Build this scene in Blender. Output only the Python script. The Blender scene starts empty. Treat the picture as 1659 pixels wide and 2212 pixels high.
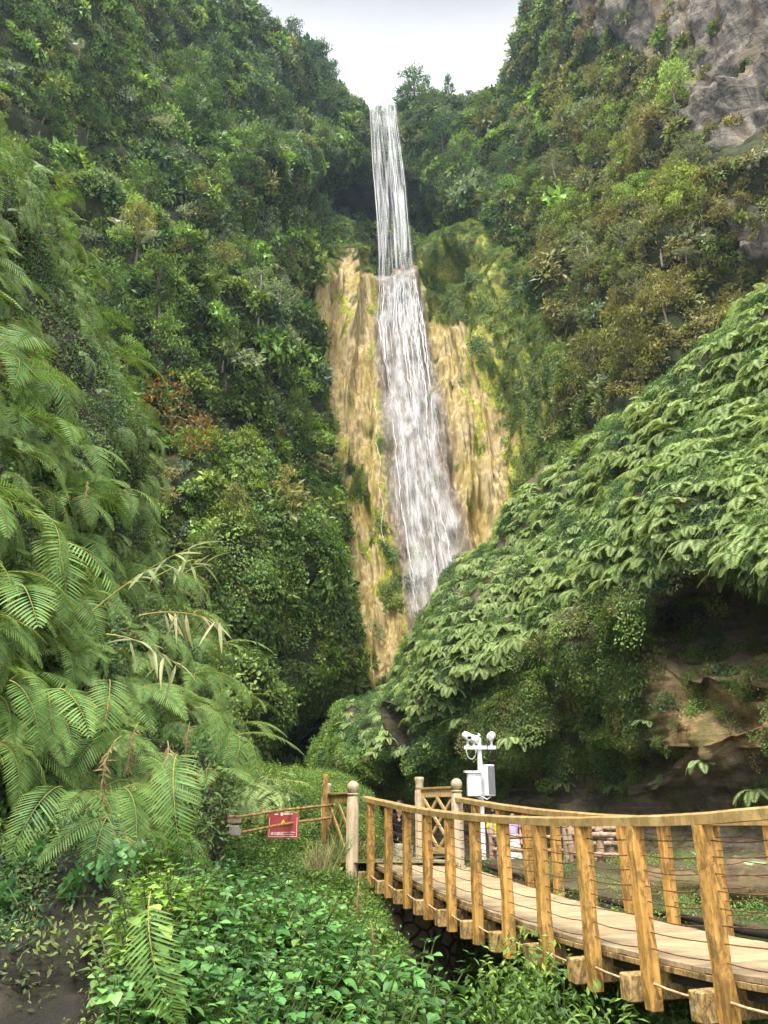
import bpy, math, random
import numpy as np
from mathutils import Vector, Matrix, Euler, noise

# ------------------------------------------------------------------ camera, sky, sun, exposure
C = bpy.context.scene.collection
SC = bpy.context.scene
F = 1698.0                      # focal length in photo units (photo taken as 1659 x 2212)
TH = math.radians(21.0)
CT, ST = math.cos(TH), math.sin(TH)
EYE = 1.6
cam_d = bpy.data.cameras.new('camera')
cam = bpy.data.objects.new('camera', cam_d)
C.objects.link(cam)
cam.location = (0, 0, EYE)
cam.rotation_euler = (math.radians(90) + TH, 0, 0)
cam_d.sensor_fit = 'VERTICAL'
cam_d.sensor_height = 36.0
cam_d.lens = 36.0 * F / 2212.0
cam_d.clip_start = 0.05
cam_d.clip_end = 3000
SC.camera = cam

SUN_EL, SUN_AZ = math.radians(62), math.radians(205)     # azimuth from +Y clockwise: behind the camera
W = bpy.data.worlds.new("World")
SC.world = W
W.use_nodes = True
nt = W.node_tree
nt.nodes.clear()
def wn(t, **k):
    n = nt.nodes.new(t)
    for a, b in k.items(): setattr(n, a, b)
    return n
wo = wn('ShaderNodeOutputWorld'); bg = wn('ShaderNodeBackground')
sky = wn('ShaderNodeTexSky'); sky.sky_type = 'NISHITA'; sky.sun_disc = False
sky.sun_elevation = SUN_EL; sky.sun_rotation = SUN_AZ; sky.air_density = 1.0; sky.dust_density = 4.0
tc = wn('ShaderNodeTexCoord'); mp = wn('ShaderNodeMapping')
mp.inputs['Scale'].default_value = (1.0, 1.0, 2.2)
nz = wn('ShaderNodeTexNoise'); nz.inputs['Scale'].default_value = 1.7; nz.inputs['Detail'].default_value = 5
nz.inputs['Roughness'].default_value = 0.5
cr = wn('ShaderNodeValToRGB')
cr.color_ramp.elements[0].position = 0.34; cr.color_ramp.elements[0].color = (0.62, 0.63, 0.67, 1)
cr.color_ramp.elements[1].position = 0.62; cr.color_ramp.elements[1].color = (1.0, 1.0, 1.0, 1)
sep = wn('ShaderNodeSeparateXYZ')
gr = wn('ShaderNodeValToRGB'); ge = gr.color_ramp.elements
ge[0].position = 0.0; ge[0].color = (.5, .5, .5, 1); ge[1].position = 1.0; ge[1].color = (1, 1, 1, 1)
for p_, v_ in ((0.5, .62), (0.72, .5), (0.765, .28), (0.82, .12), (0.87, .24), (0.93, .8)):
    e_ = ge.new(p_); e_.color = (v_, v_, v_, 1)
gs = wn('ShaderNodeMath', operation='MULTIPLY'); gs.inputs[1].default_value = 22.0
ml = wn('ShaderNodeVectorMath', operation='SCALE')
mx = wn('ShaderNodeMix', data_type='RGBA'); mx.inputs['Factor'].default_value = 0.9
L = nt.links.new
L(tc.outputs['Generated'], mp.inputs['Vector']); L(mp.outputs['Vector'], nz.inputs['Vector'])
L(nz.outputs['Fac'], cr.inputs['Fac']); L(tc.outputs['Generated'], sep.inputs['Vector'])
L(sep.outputs['Z'], gr.inputs['Fac']); L(gr.outputs['Color'], gs.inputs[0]); L(cr.outputs['Color'], ml.inputs[0]); L(gs.outputs[0], ml.inputs['Scale'])
L(sky.outputs['Color'], mx.inputs['A']); L(ml.outputs['Vector'], mx.inputs['B'])
L(mx.outputs['Result'], bg.inputs['Color']); L(bg.outputs['Background'], wo.inputs['Surface'])
bg.inputs['Strength'].default_value = 0.1

sl = bpy.data.lights.new('sun', 'SUN'); sl.energy = 2.6; sl.angle = math.radians(16); sl.color = (1.0, 0.93, 0.78)
so = bpy.data.objects.new('sun', sl); C.objects.link(so)
sd = Vector((math.sin(SUN_AZ) * math.cos(SUN_EL), math.cos(SUN_AZ) * math.cos(SUN_EL), math.sin(SUN_EL)))
so.rotation_euler = sd.to_track_quat('Z', 'Y').to_euler()
so.location = (0, 0, 60)

SC.view_settings.view_transform = 'Standard'
SC.view_settings.look = 'None'
SC.view_settings.exposure = 1.5
SC.view_settings.gamma = 1.0
SC.cycles.max_bounces = 5
SC.cycles.diffuse_bounces = 3
SC.cycles.glossy_bounces = 2
SC.cycles.transmission_bounces = 3
SC.cycles.transparent_max_bounces = 12
SC.cycles.volume_bounces = 1
SC.cycles.use_denoising = True
SC.cycles.caustics_reflective = False
SC.cycles.caustics_refractive = False

rng = np.random.default_rng(11)
R = random.Random(5)

def P(px, py, Y):
    x = (px - 829.5) / F; u = (1106 - py) / F
    t = Y / (CT - u * ST)
    return Vector((x * t, Y, EYE + t * (ST + u * CT)))
def Parr(PX, PY, Y):
    x = (PX - 829.5) / F; u = (1106 - PY) / F
    t = Y / (CT - u * ST)
    return np.stack([x * t, Y, EYE + t * (ST + u * CT)], -1)
def proj(p):
    p = np.asarray(p, float)
    X, Y, Z = p[..., 0], p[..., 1], p[..., 2] - EYE
    d = Y * CT + Z * ST; u = -Y * ST + Z * CT
    d = np.where(d < 0.05, 0.05, d)
    return 829.5 + F * X / d, 1106 - F * u / d

# ------------------------------------------------------------------ materials
MATS = {}
def newmat(name):
    m = bpy.data.materials.new(name); m.use_nodes = True
    m.node_tree.nodes.clear(); MATS[name] = m
    return m
class NB:
    """small node-building helper"""
    def __init__(s, m): s.t = m.node_tree
    def n(s, ty, inp=None, **k):
        q = s.t.nodes.new(ty)
        for a, b in k.items(): setattr(q, a, b)
        for a, b in (inp or {}).items():
            if isinstance(b, bpy.types.NodeSocket): s.t.links.new(b, q.inputs[a])
            else: q.inputs[a].default_value = b
        return q
    def math(s, op, a, b=0.5, clamp=False):
        return s.n('ShaderNodeMath', {0: a, 1: b}, operation=op, use_clamp=clamp).outputs[0]
    def mix(s, f, a, b, bt='MIX'):
        return s.n('ShaderNodeMix', {'Factor': f, 'A': a, 'B': b}, data_type='RGBA', blend_type=bt).outputs['Result']
    def ramp(s, f, els):
        q = s.n('ShaderNodeValToRGB', {'Fac': f}); e = q.color_ramp.elements
        while len(e) < len(els): e.new(0.5)
        for a, (p, c) in zip(e, els):
            a.position = p; a.color = (*c, 1) if len(c) == 3 else c
        return q.outputs['Color']
    def noise(s, vec, sc, det=4, rough=0.55, dist=0.0):
        return s.n('ShaderNodeTexNoise', {'Vector': vec, 'Scale': sc, 'Detail': det, 'Roughness': rough, 'Distortion': dist}).outputs['Fac']
    def mapping(s, vec, sc, rot=(0, 0, 0)):
        return s.n('ShaderNodeMapping', {'Vector': vec, 'Scale': sc, 'Rotation': rot}).outputs['Vector']
    def out(s, sh, disp=None):
        o = s.n('ShaderNodeOutputMaterial', {'Surface': sh})
        return o
    def pr(s, col, rough=0.6, spec=0.3, metal=0.0, normal=None):
        d = {'Base Color': col, 'Roughness': rough, 'Specular IOR Level': spec, 'Metallic': metal}
        if normal is not None: d['Normal'] = normal
        return s.n('ShaderNodeBsdfPrincipled', d).outputs[0]
    def bump(s, h, st=0.5, dist=0.1):
        return s.n('ShaderNodeBump', {'Height': h, 'Strength': st, 'Distance': dist}).outputs[0]

def leaf_mat(name, a, b, c, trans=0.28, rough=0.5, spec=0.3, tip=None, con=0.9):
    """colour from per-plant random, per-leaf random and a plant-wide tint (+ browner / - bluer)"""
    m = newmat(name); q = NB(m)
    oi = q.n('ShaderNodeObjectInfo').outputs['Random']
    lv = q.n('ShaderNodeAttribute', attribute_name='lv').outputs['Fac']
    ti = q.n('ShaderNodeAttribute', attribute_name='tint', attribute_type='INSTANCER').outputs['Fac']
    col = q.ramp(q.math('ADD', q.math('MULTIPLY', oi, 0.65), q.math('MULTIPLY', lv, 0.35)), [(0.05, a), (0.5, b), (0.95, c)])
    br = q.math('MAXIMUM', ti, 0.0); bl = q.math('MAXIMUM', q.math('MULTIPLY', ti, -1.0), 0.0)
    col = q.mix(q.math('MULTIPLY', br, 0.75, True), col, (0.17, 0.145, 0.05, 1))
    col = q.mix(q.math('MULTIPLY', bl, 0.7, True), col, (0.03, 0.068, 0.07, 1))
    br2 = q.math('ADD', q.math('MULTIPLY', lv, con), 1.05 - con / 2)
    col = q.n('ShaderNodeVectorMath', {0: col, 'Scale': br2}, operation='SCALE').outputs[0]
    if tip:
        tp = q.n('ShaderNodeAttribute', attribute_name='tip').outputs['Fac']
        col = q.mix(tp, col, (*tip, 1))
    p = q.pr(col, rough, spec)
    t = q.n('ShaderNodeBsdfTranslucent', {'Color': q.n('ShaderNodeVectorMath', {0: col, 1: (1.5, 1.5, 0.7)}, operation='MULTIPLY').outputs[0]}).outputs[0]
    s = q.n('ShaderNodeMixShader', {0: trans, 1: p, 2: t}).outputs[0]
    q.out(s); return m

leaf_mat('leaf_mid', (0.045, 0.095, 0.022), (0.08, 0.155, 0.035), (0.15, 0.24, 0.055))
leaf_mat('leaf_dark', (0.02, 0.055, 0.02), (0.035, 0.085, 0.028), (0.06, 0.13, 0.04))
leaf_mat('leaf_olive', (0.07, 0.09, 0.028), (0.12, 0.14, 0.04), (0.20, 0.18, 0.07))
leaf_mat('leaf_bright', (0.10, 0.20, 0.03), (0.16, 0.29, 0.05), (0.26, 0.38, 0.09))
leaf_mat('leaf_grey', (0.07, 0.11, 0.06), (0.12, 0.16, 0.09), (0.19, 0.22, 0.13))
leaf_mat('leaf_ivy', (0.055, 0.12, 0.022), (0.10, 0.19, 0.035), (0.17, 0.26, 0.05))
leaf_mat('leaf_moss', (0.12, 0.17, 0.02), (0.18, 0.22, 0.03), (0.25, 0.27, 0.05))
leaf_mat('leaf_broad', (0.04, 0.12, 0.03), (0.065, 0.17, 0.045), (0.115, 0.24, 0.06), 0.25, 0.45, 0.4, con=1.2)
leaf_mat('leaf_fern', (0.045, 0.12, 0.025), (0.085, 0.19, 0.042), (0.16, 0.29, 0.075), 0.22, 0.5, 0.3, tip=(0.28, 0.33, 0.07), con=1.2)
leaf_mat('leaf_fern_far', (0.18, 0.27, 0.09), (0.25, 0.36, 0.14), (0.34, 0.44, 0.21), 0.3, 0.7, 0.15, tip=(0.27, 0.36, 0.12))
leaf_mat('leaf_dead', (0.11, 0.075, 0.04), (0.18, 0.12, 0.065), (0.27, 0.2, 0.11), 0.15, 0.8, 0.1)
leaf_mat('leaf_palm', (0.2, 0.23, 0.18), (0.3, 0.33, 0.27), (0.42, 0.44, 0.37), 0.2, 0.4, 0.5)
leaf_mat('leaf_bamboo', (0.13, 0.18, 0.06), (0.2, 0.22, 0.1), (0.3, 0.25, 0.13), 0.25, 0.5, 0.3)
leaf_mat('leaf_red', (0.07, 0.1, 0.03), (0.2, 0.08, 0.03), (0.32, 0.12, 0.04))
leaf_mat('leaf_banana', (0.12, 0.27, 0.1), (0.15, 0.32, 0.13), (0.2, 0.38, 0.17), 0.3, 0.35, 0.5)

leaf_mat('hill_mid', (0.065, 0.12, 0.022), (0.13, 0.21, 0.036), (0.22, 0.31, 0.06), con=1.7)
leaf_mat('hill_dark', (0.035, 0.075, 0.022), (0.065, 0.125, 0.032), (0.12, 0.19, 0.05), con=1.7)
leaf_mat('hill_olive', (0.11, 0.125, 0.04), (0.18, 0.19, 0.06), (0.28, 0.26, 0.10), con=1.7)
leaf_mat('hill_bright', (0.11, 0.21, 0.04), (0.17, 0.29, 0.06), (0.26, 0.38, 0.10), con=1.6)
leaf_mat('hill_grey', (0.085, 0.13, 0.07), (0.14, 0.19, 0.105), (0.22, 0.27, 0.16), con=1.7)
leaf_mat('hill_brown', (0.10, 0.085, 0.04), (0.17, 0.135, 0.065), (0.26, 0.2, 0.11), con=1.7)

def bark_mat(name, a, b):
    m = newmat(name); q = NB(m)
    tc = q.n('ShaderNodeTexCoord').outputs['Object']
    f = q.noise(q.mapping(tc, (6, 6, 1)), 3.0)
    q.out(q.pr(q.ramp(f, [(0.3, a), (0.7, b)]), 0.9, 0.15, normal=q.bump(f, 0.5, 0.03)))
bark_mat('bark', (0.07, 0.055, 0.04), (0.2, 0.17, 0.13))
bark_mat('bark_pale', (0.2, 0.18, 0.14), (0.38, 0.35, 0.29))
bark_mat('stem_green', (0.05, 0.07, 0.02), (0.10, 0.12, 0.04))
bark_mat('rachis', (0.2, 0.17, 0.05), (0.32, 0.27, 0.09))

def ground_mat(name, dark, mid, light, sc=0.5, streak=(1, 1, 1), rough=0.9, bump=0.6, bd=0.3, moss=None, spec=0.2):
    m = newmat(name); q = NB(m)
    tc = q.n('ShaderNodeTexCoord').outputs['Object']
    v = q.mapping(tc, streak)
    f = q.noise(v, sc, 8, 0.62, 0.6); g = q.noise(v, sc * 7, 5, 0.7)
    h = q.math('ADD', q.math('MULTIPLY', f, 0.65), q.math('MULTIPLY', g, 0.35))
    col = q.ramp(h, [(0.32, dark), (0.5, mid), (0.68, light)])
    if moss:
        k = q.ramp(q.noise(tc, sc * 0.6, 6, 0.6), [(0.47, (0, 0, 0)), (0.56, (1, 1, 1))])
        col = q.mix(k, col, (*moss, 1))
    q.out(q.pr(col, rough, spec, normal=q.bump(h, bump, bd)))
ground_mat('hill_soil', (0.03, 0.027, 0.015), (0.07, 0.06, 0.032), (0.13, 0.11, 0.06), 0.9, moss=(0.045, 0.055, 0.02))
ground_mat('wet_rock', (0.008, 0.008, 0.007), (0.022, 0.021, 0.018), (0.05, 0.045, 0.036), 0.7, (0.6, 0.6, 2.2), 0.6, spec=0.35)
ground_mat('path_dirt', (0.09, 0.08, 0.06), (0.17, 0.15, 0.11), (0.27, 0.24, 0.18), 2.0, moss=(0.1, 0.13, 0.03))
ground_mat('stone_pale', (0.24, 0.21, 0.16), (0.38, 0.34, 0.28), (0.5, 0.46, 0.39), 6, rough=0.85, bump=0.3, bd=0.01)
ground_mat('log_concrete', (0.13, 0.08, 0.05), (0.29, 0.2, 0.14), (0.42, 0.33, 0.25), 5, rough=0.85, bump=0.3, bd=0.01)

def cliff_mat():
    # one material for the far slopes: soil, with bare grey limestone where attribute 'bare' says
    m = newmat('slope'); q = NB(m)
    tc = q.n('ShaderNodeTexCoord').outputs['Object']
    f = q.noise(tc, 0.5, 7, 0.65)
    soil = q.ramp(f, [(0.3, (0.02, 0.024, 0.012)), (0.55, (0.04, 0.05, 0.02)), (0.75, (0.09, 0.085, 0.045))])
    v = q.mapping(tc, (0.7, 0.7, 0.22)); r = q.noise(v, 1.0, 9, 0.68, 1.2)
    r2 = q.noise(q.mapping(tc, (0.5, 0.5, 3.0), (0.3, 0.35, 0)), 0.9, 6, 0.7, 0.8)
    h = q.math('ADD', q.math('MULTIPLY', r, 0.6), q.math('MULTIPLY', r2, 0.4))
    rock = q.ramp(h, [(0.37, (0.012, 0.012, 0.014)), (0.45, (0.06, 0.055, 0.048)), (0.54, (0.16, 0.145, 0.12)), (0.64, (0.30, 0.27, 0.22))])
    st = q.ramp(q.noise(q.mapping(tc, (1, 1, 0.12)), 0.35, 5, 0.6), [(0.5, (0, 0, 0)), (0.66, (1, 1, 1))])
    rock = q.mix(q.math('MULTIPLY', st, 0.6), rock, (0.17, 0.11, 0.055, 1))
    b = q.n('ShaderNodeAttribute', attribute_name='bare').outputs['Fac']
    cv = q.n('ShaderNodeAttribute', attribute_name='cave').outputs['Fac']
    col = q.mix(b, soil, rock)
    col = q.mix(cv, col, q.ramp(f, [(0.3, (0.008, 0.009, 0.01)), (0.7, (0.03, 0.03, 0.03))]))  # shade of the alcoves and cave put into the colour as near-black
    q.out(q.pr(col, 0.9, 0.2, normal=q.bump(h, 0.9, 0.8)))
cliff_mat()

def trav_mat():
    m = newmat('travertine'); q = NB(m)
    tc = q.n('ShaderNodeTexCoord').outputs['Object']
    ox = q.n('ShaderNodeAttribute', attribute_name='ochre').outputs['Fac']
    wt = q.n('ShaderNodeAttribute', attribute_name='wet').outputs['Fac']
    v = q.mapping(tc, (1.0, 1.0, 0.09))
    a = q.noise(v, 1.6, 8, 0.7, 0.4); b = q.noise(q.mapping(tc, (1, 1, 0.5)), 4.0, 6, 0.75)
    c = q.noise(q.mapping(tc, (1, 1, 0.1)), 0.45, 4, 0.6)
    h = q.math('ADD', q.math('MULTIPLY', a, 0.75), q.math('MULTIPLY', b, 0.25))
    rk = q.ramp(h, [(0.34, (0.05, 0.036, 0.02)), (0.42, (0.14, 0.10, 0.04)), (0.51, (0.29, 0.22, 0.095)), (0.62, (0.44, 0.37, 0.22))])
    alg = q.ramp(c, [(0.42, (0, 0, 0)), (0.6, (1, 1, 1))])
    rk = q.mix(q.math('MULTIPLY', alg, 0.6), rk, (0.25, 0.185, 0.03, 1))
    pale = q.ramp(q.noise(q.mapping(tc, (1, 1, 0.09)), 1.1, 4, 0.6), [(0.54, (0, 0, 0)), (0.66, (1, 1, 1))])
    rk = q.mix(q.math('MULTIPLY', pale, 0.35), rk, (0.5, 0.43, 0.29, 1))
    wet = q.ramp(h, [(0.35, (0.04, 0.032, 0.024)), (0.5, (0.14, 0.11, 0.08)), (0.65, (0.3, 0.26, 0.2))])
    moss = q.ramp(b, [(0.35, (0.05, 0.07, 0.012)), (0.48, (0.19, 0.20, 0.022)), (0.62, (0.36, 0.33, 0.04))])
    e = q.math('ADD', ox, q.math('MULTIPLY', q.math('SUBTRACT', b, 0.5), 0.9))
    k = q.ramp(e, [(0.42, (0, 0, 0)), (0.55, (1, 1, 1))])
    col = q.mix(k, moss, rk)
    col = q.mix(wt, col, wet)
    q.out(q.pr(col, 0.75, 0.3, normal=q.bump(h, 0.6, 0.4)))
trav_mat()

def strata_mat(name, moss_amt=0.5, dk=1.0):
    m = newmat(name); q = NB(m)
    tc = q.n('ShaderNodeTexCoord').outputs['Object']
    v = q.mapping(tc, (0.35, 0.35, 2.4), (0.12, 0.1, 0)); a = q.noise(v, 1.5, 8, 0.65, 0.5)
    b = q.noise(tc, 5, 7, 0.7); h = q.math('ADD', q.math('MULTIPLY', a, 0.6), q.math('MULTIPLY', b, 0.4))
    col = q.ramp(h, [(0.34, (0.012 * dk, 0.011 * dk, 0.009 * dk)), (0.5, (0.06 * dk, 0.05 * dk, 0.036 * dk)), (0.66, (0.16 * dk, 0.125 * dk, 0.085 * dk))])
    lit = q.n('ShaderNodeAttribute', attribute_name='soil').outputs['Fac']  # carries brown rock colour and, on the bluff, light painted into it
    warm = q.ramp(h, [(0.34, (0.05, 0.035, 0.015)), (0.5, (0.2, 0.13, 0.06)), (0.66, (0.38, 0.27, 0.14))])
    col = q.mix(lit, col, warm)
    k = q.ramp(q.noise(tc, 0.9, 8, 0.65), [(0.5, (0, 0, 0)), (0.6, (1, 1, 1))])
    col = q.mix(q.math('MULTIPLY', k, moss_amt), col, (0.075 * dk, 0.085 * dk, 0.02 * dk, 1))
    q.out(q.pr(col, 0.75, 0.3, normal=q.bump(h, 0.9, 0.15)))
strata_mat('strata_rock', 0.6)
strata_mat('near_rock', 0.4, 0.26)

def wood_mat(name, base, hi, stain, grain_axis='Z', sc=1.0, amt=0.5):
    m = newmat(name); q = NB(m)
    tc = q.n('ShaderNodeTexCoord').outputs['Object']
    oi = q.n('ShaderNodeObjectInfo').outputs['Random']
    off = q.n('ShaderNodeVectorMath', {0: tc, 1: q.n('ShaderNodeCombineXYZ', {0: q.math('MULTIPLY', oi, 37.0), 1: q.math('MULTIPLY', oi, 11.0), 2: q.math('MULTIPLY', oi, 23.0)}).outputs[0]}, operation='ADD').outputs[0]
    s = {'Z': (22, 22, 1.6), 'X': (1.6, 22, 22), 'N': (6, 6, 6)}[grain_axis]
    g = q.noise(q.mapping(off, s), sc, 5, 0.6, 0.3)
    st = q.noise(q.mapping(off, (7, 7, 3)), 1.0 * sc, 8, 0.72, 0.5)
    fl = q.noise(q.mapping(off, (30, 30, 14)), 1.0, 4, 0.7)
    lv = q.n('ShaderNodeAttribute', attribute_name='lv').outputs['Fac']
    col = q.ramp(g, [(0.3, base), (0.7, hi)])
    k = q.ramp(q.math('ADD', q.math('MULTIPLY', st, 0.7), q.math('MULTIPLY', fl, 0.3)), [(0.47, (0, 0, 0)), (0.56, (1, 1, 1))])
    col = q.mix(q.math('MULTIPLY', k, amt), col, (*stain, 1))
    col = q.n('ShaderNodeVectorMath', {0: col, 'Scale': q.math('ADD', q.math('MULTIPLY', lv, 0.4), 0.8)}, operation='SCALE').outputs[0]
    q.out(q.pr(col, 0.7, 0.25, normal=q.bump(q.math('ADD', g, k), 0.5, 0.006)))
wood_mat('post_wood', (0.32, 0.165, 0.036), (0.54, 0.32, 0.095), (0.11, 0.065, 0.022), 'Z', 1.0, 0.75)
wood_mat('rail_wood', (0.27, 0.17, 0.06), (0.45, 0.31, 0.13), (0.16, 0.12, 0.045), 'N', 1.0, 0.6)
wood_mat('beam_wood', (0.3, 0.19, 0.06), (0.5, 0.36, 0.17), (0.09, 0.06, 0.025), 'N', 2.0, 0.85)
wood_mat('deck_wood', (0.28, 0.205, 0.12), (0.42, 0.325, 0.20), (0.2, 0.15, 0.09), 'X', 1.0, 0.4)
wood_mat('panel_wood', (0.4, 0.26, 0.11), (0.52, 0.37, 0.19), (0.2, 0.14, 0.06), 'Z', 1.0, 0.4)
wood_mat('panel_mossy', (0.22, 0.15, 0.05), (0.36, 0.25, 0.09), (0.1, 0.08, 0.025), 'Z', 1.0, 0.6)
wood_mat('newel_stone', (0.46, 0.35, 0.23), (0.60, 0.48, 0.35), (0.2, 0.17, 0.09), 'Z', 0.7, 0.35)
wood_mat('newel_cap', (0.36, 0.30, 0.19), (0.46, 0.39, 0.27), (0.2, 0.17, 0.08), 'N', 2.0, 0.5)

def plain(name, col, rough=0.5, metal=0.0, spec=0.4, var=0.15):
    m = newmat(name); q = NB(m)
    tc = q.n('ShaderNodeTexCoord').outputs['Object']
    f = q.noise(tc, 14, 4, 0.6)
    a = tuple(c * (1 - var) for c in col); b = tuple(min(1, c * (1 + var)) for c in col)
    q.out(q.pr(q.ramp(f, [(0.35, a), (0.65, b)]), rough, spec, metal))
plain('rust', (0.12, 0.06, 0.03), 0.85, 0.0, 0.2, 0.5)
plain('rust_pipe', (0.27, 0.15, 0.06), 0.85, 0.0, 0.2, 0.5)
plain('rope', (0.42, 0.3, 0.17), 0.9, 0, 0.1, 0.3)
plain('white_paint', (0.72, 0.72, 0.74), 0.35, 0, 0.5, 0.04)
plain('grey_paint', (0.55, 0.55, 0.57), 0.4, 0, 0.5, 0.05)
plain('speaker_grille', (0.14, 0.14, 0.15), 0.7, 0, 0.3, 0.1)
plain('chrome', (0.6, 0.6, 0.6), 0.15, 1.0, 0.5, 0.02)
plain('black_rubber', (0.015, 0.015, 0.016), 0.5, 0, 0.4, 0.2)
plain('dark_glass', (0.02, 0.02, 0.025), 0.1, 0, 0.6, 0.02)
plain('sign_red', (0.33, 0.045, 0.04), 0.5, 0, 0.4, 0.08)
plain('sign_white', (0.75, 0.68, 0.66), 0.5, 0, 0.3, 0.04)
plain('sign_yellow', (0.75, 0.58, 0.02), 0.5, 0, 0.3, 0.05)
plain('skin', (0.5, 0.3, 0.21), 0.55, 0, 0.3, 0.06)
plain('hair', (0.015, 0.012, 0.01), 0.5, 0, 0.4, 0.2)
plain('shirt_yellow', (0.6, 0.62, 0.01), 0.8, 0, 0.1, 0.08)
plain('shirt_lilac', (0.5, 0.4, 0.66), 0.8, 0, 0.1, 0.06)
plain('cloth_white', (0.7, 0.66, 0.66), 0.8, 0, 0.1, 0.08)
plain('cloth_dark', (0.02, 0.02, 0.025), 0.85, 0, 0.1, 0.2)
plain('cloth_blue', (0.1, 0.2, 0.42), 0.85, 0, 0.1, 0.2)
plain('bag_red', (0.25, 0.07, 0.06), 0.6, 0, 0.3, 0.1)

def masonry():
    m = newmat('masonry'); q = NB(m)
    tc = q.n('ShaderNodeTexCoord').outputs['Object']
    vo = q.n('ShaderNodeTexVoronoi', {'Vector': q.n('ShaderNodeVectorMath', {0: tc, 1: (0, 0, 0)}, operation='ADD').outputs[0], 'Scale': 3.2}, feature='DISTANCE_TO_EDGE').outputs['Distance']
    n = q.noise(tc, 6, 6, 0.7)
    st = q.ramp(n, [(0.3, (0.10, 0.08, 0.055)), (0.7, (0.26, 0.21, 0.15))])
    k = q.ramp(vo, [(0.02, (0, 0, 0)), (0.09, (1, 1, 1))])
    col = q.mix(k, (0.02, 0.018, 0.014, 1), st)
    q.out(q.pr(col, 0.8, 0.25, normal=q.bump(q.math('ADD', k, q.math('MULTIPLY', n, 0.4)), 0.7, 0.03)))
masonry()

def water_mat(name, lo, hi, sx, sy, base=0.0, col=(0.86, 0.87, 0.9)):
    # falling water: white streaks with see-through gaps, laid along the flow (uv of the sheet)
    m = newmat(name); q = NB(m)
    uv = q.n('ShaderNodeUVMap', uv_map='flow').outputs[0]
    a = q.noise(q.mapping(uv, (sx, sy, 1)), 1.0, 6, 0.62, 0.5)
    b = q.noise(q.mapping(uv, (sx * 4, sy * 2.5, 1)), 1.0, 4, 0.6, 0.2)
    e = q.n('ShaderNodeAttribute', attribute_name='edge').outputs['Fac']
    h = q.math('ADD', q.math('MULTIPLY', a, 0.65), q.math('MULTIPLY', b, 0.35))
    k = q.n('ShaderNodeMapRange', {'Value': h, 'From Min': lo, 'From Max': hi, 'To Min': base, 'To Max': 1.0}, clamp=True).outputs[0]
    k = q.math('MULTIPLY', k, e)
    d = q.pr((*col, 1), 0.45, 0.4)
    tl = q.n('ShaderNodeBsdfTranslucent', {'Color': (*col, 1)}).outputs[0]
    d = q.n('ShaderNodeMixShader', {0: 0.4, 1: d, 2: tl}).outputs[0]
    tr = q.n('ShaderNodeBsdfTransparent').outputs[0]
    q.out(q.n('ShaderNodeMixShader', {0: k, 1: tr, 2: d}).outputs[0])
water_mat('water_veil', 0.46, 0.76, 9, 0.5, 0.03, (.72, .74, .78))
water_mat('water_cascade', 0.435, 0.71, 9, 1.3, 0.08, (.68, .68, .70))
m_ = newmat('water_strand'); q_ = NB(m_)
lw_ = q_.n('ShaderNodeLayerWeight', {'Blend': 0.5}).outputs['Facing']
q_.out(q_.n('ShaderNodeMixShader', {0: q_.math('ADD', q_.math('MULTIPLY', lw_, 0.75), 0.2, True), 1: q_.pr((.78, .79, .81, 1), 0.5, 0.3), 2: q_.n('ShaderNodeBsdfTransparent').outputs[0]}).outputs[0])

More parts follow.
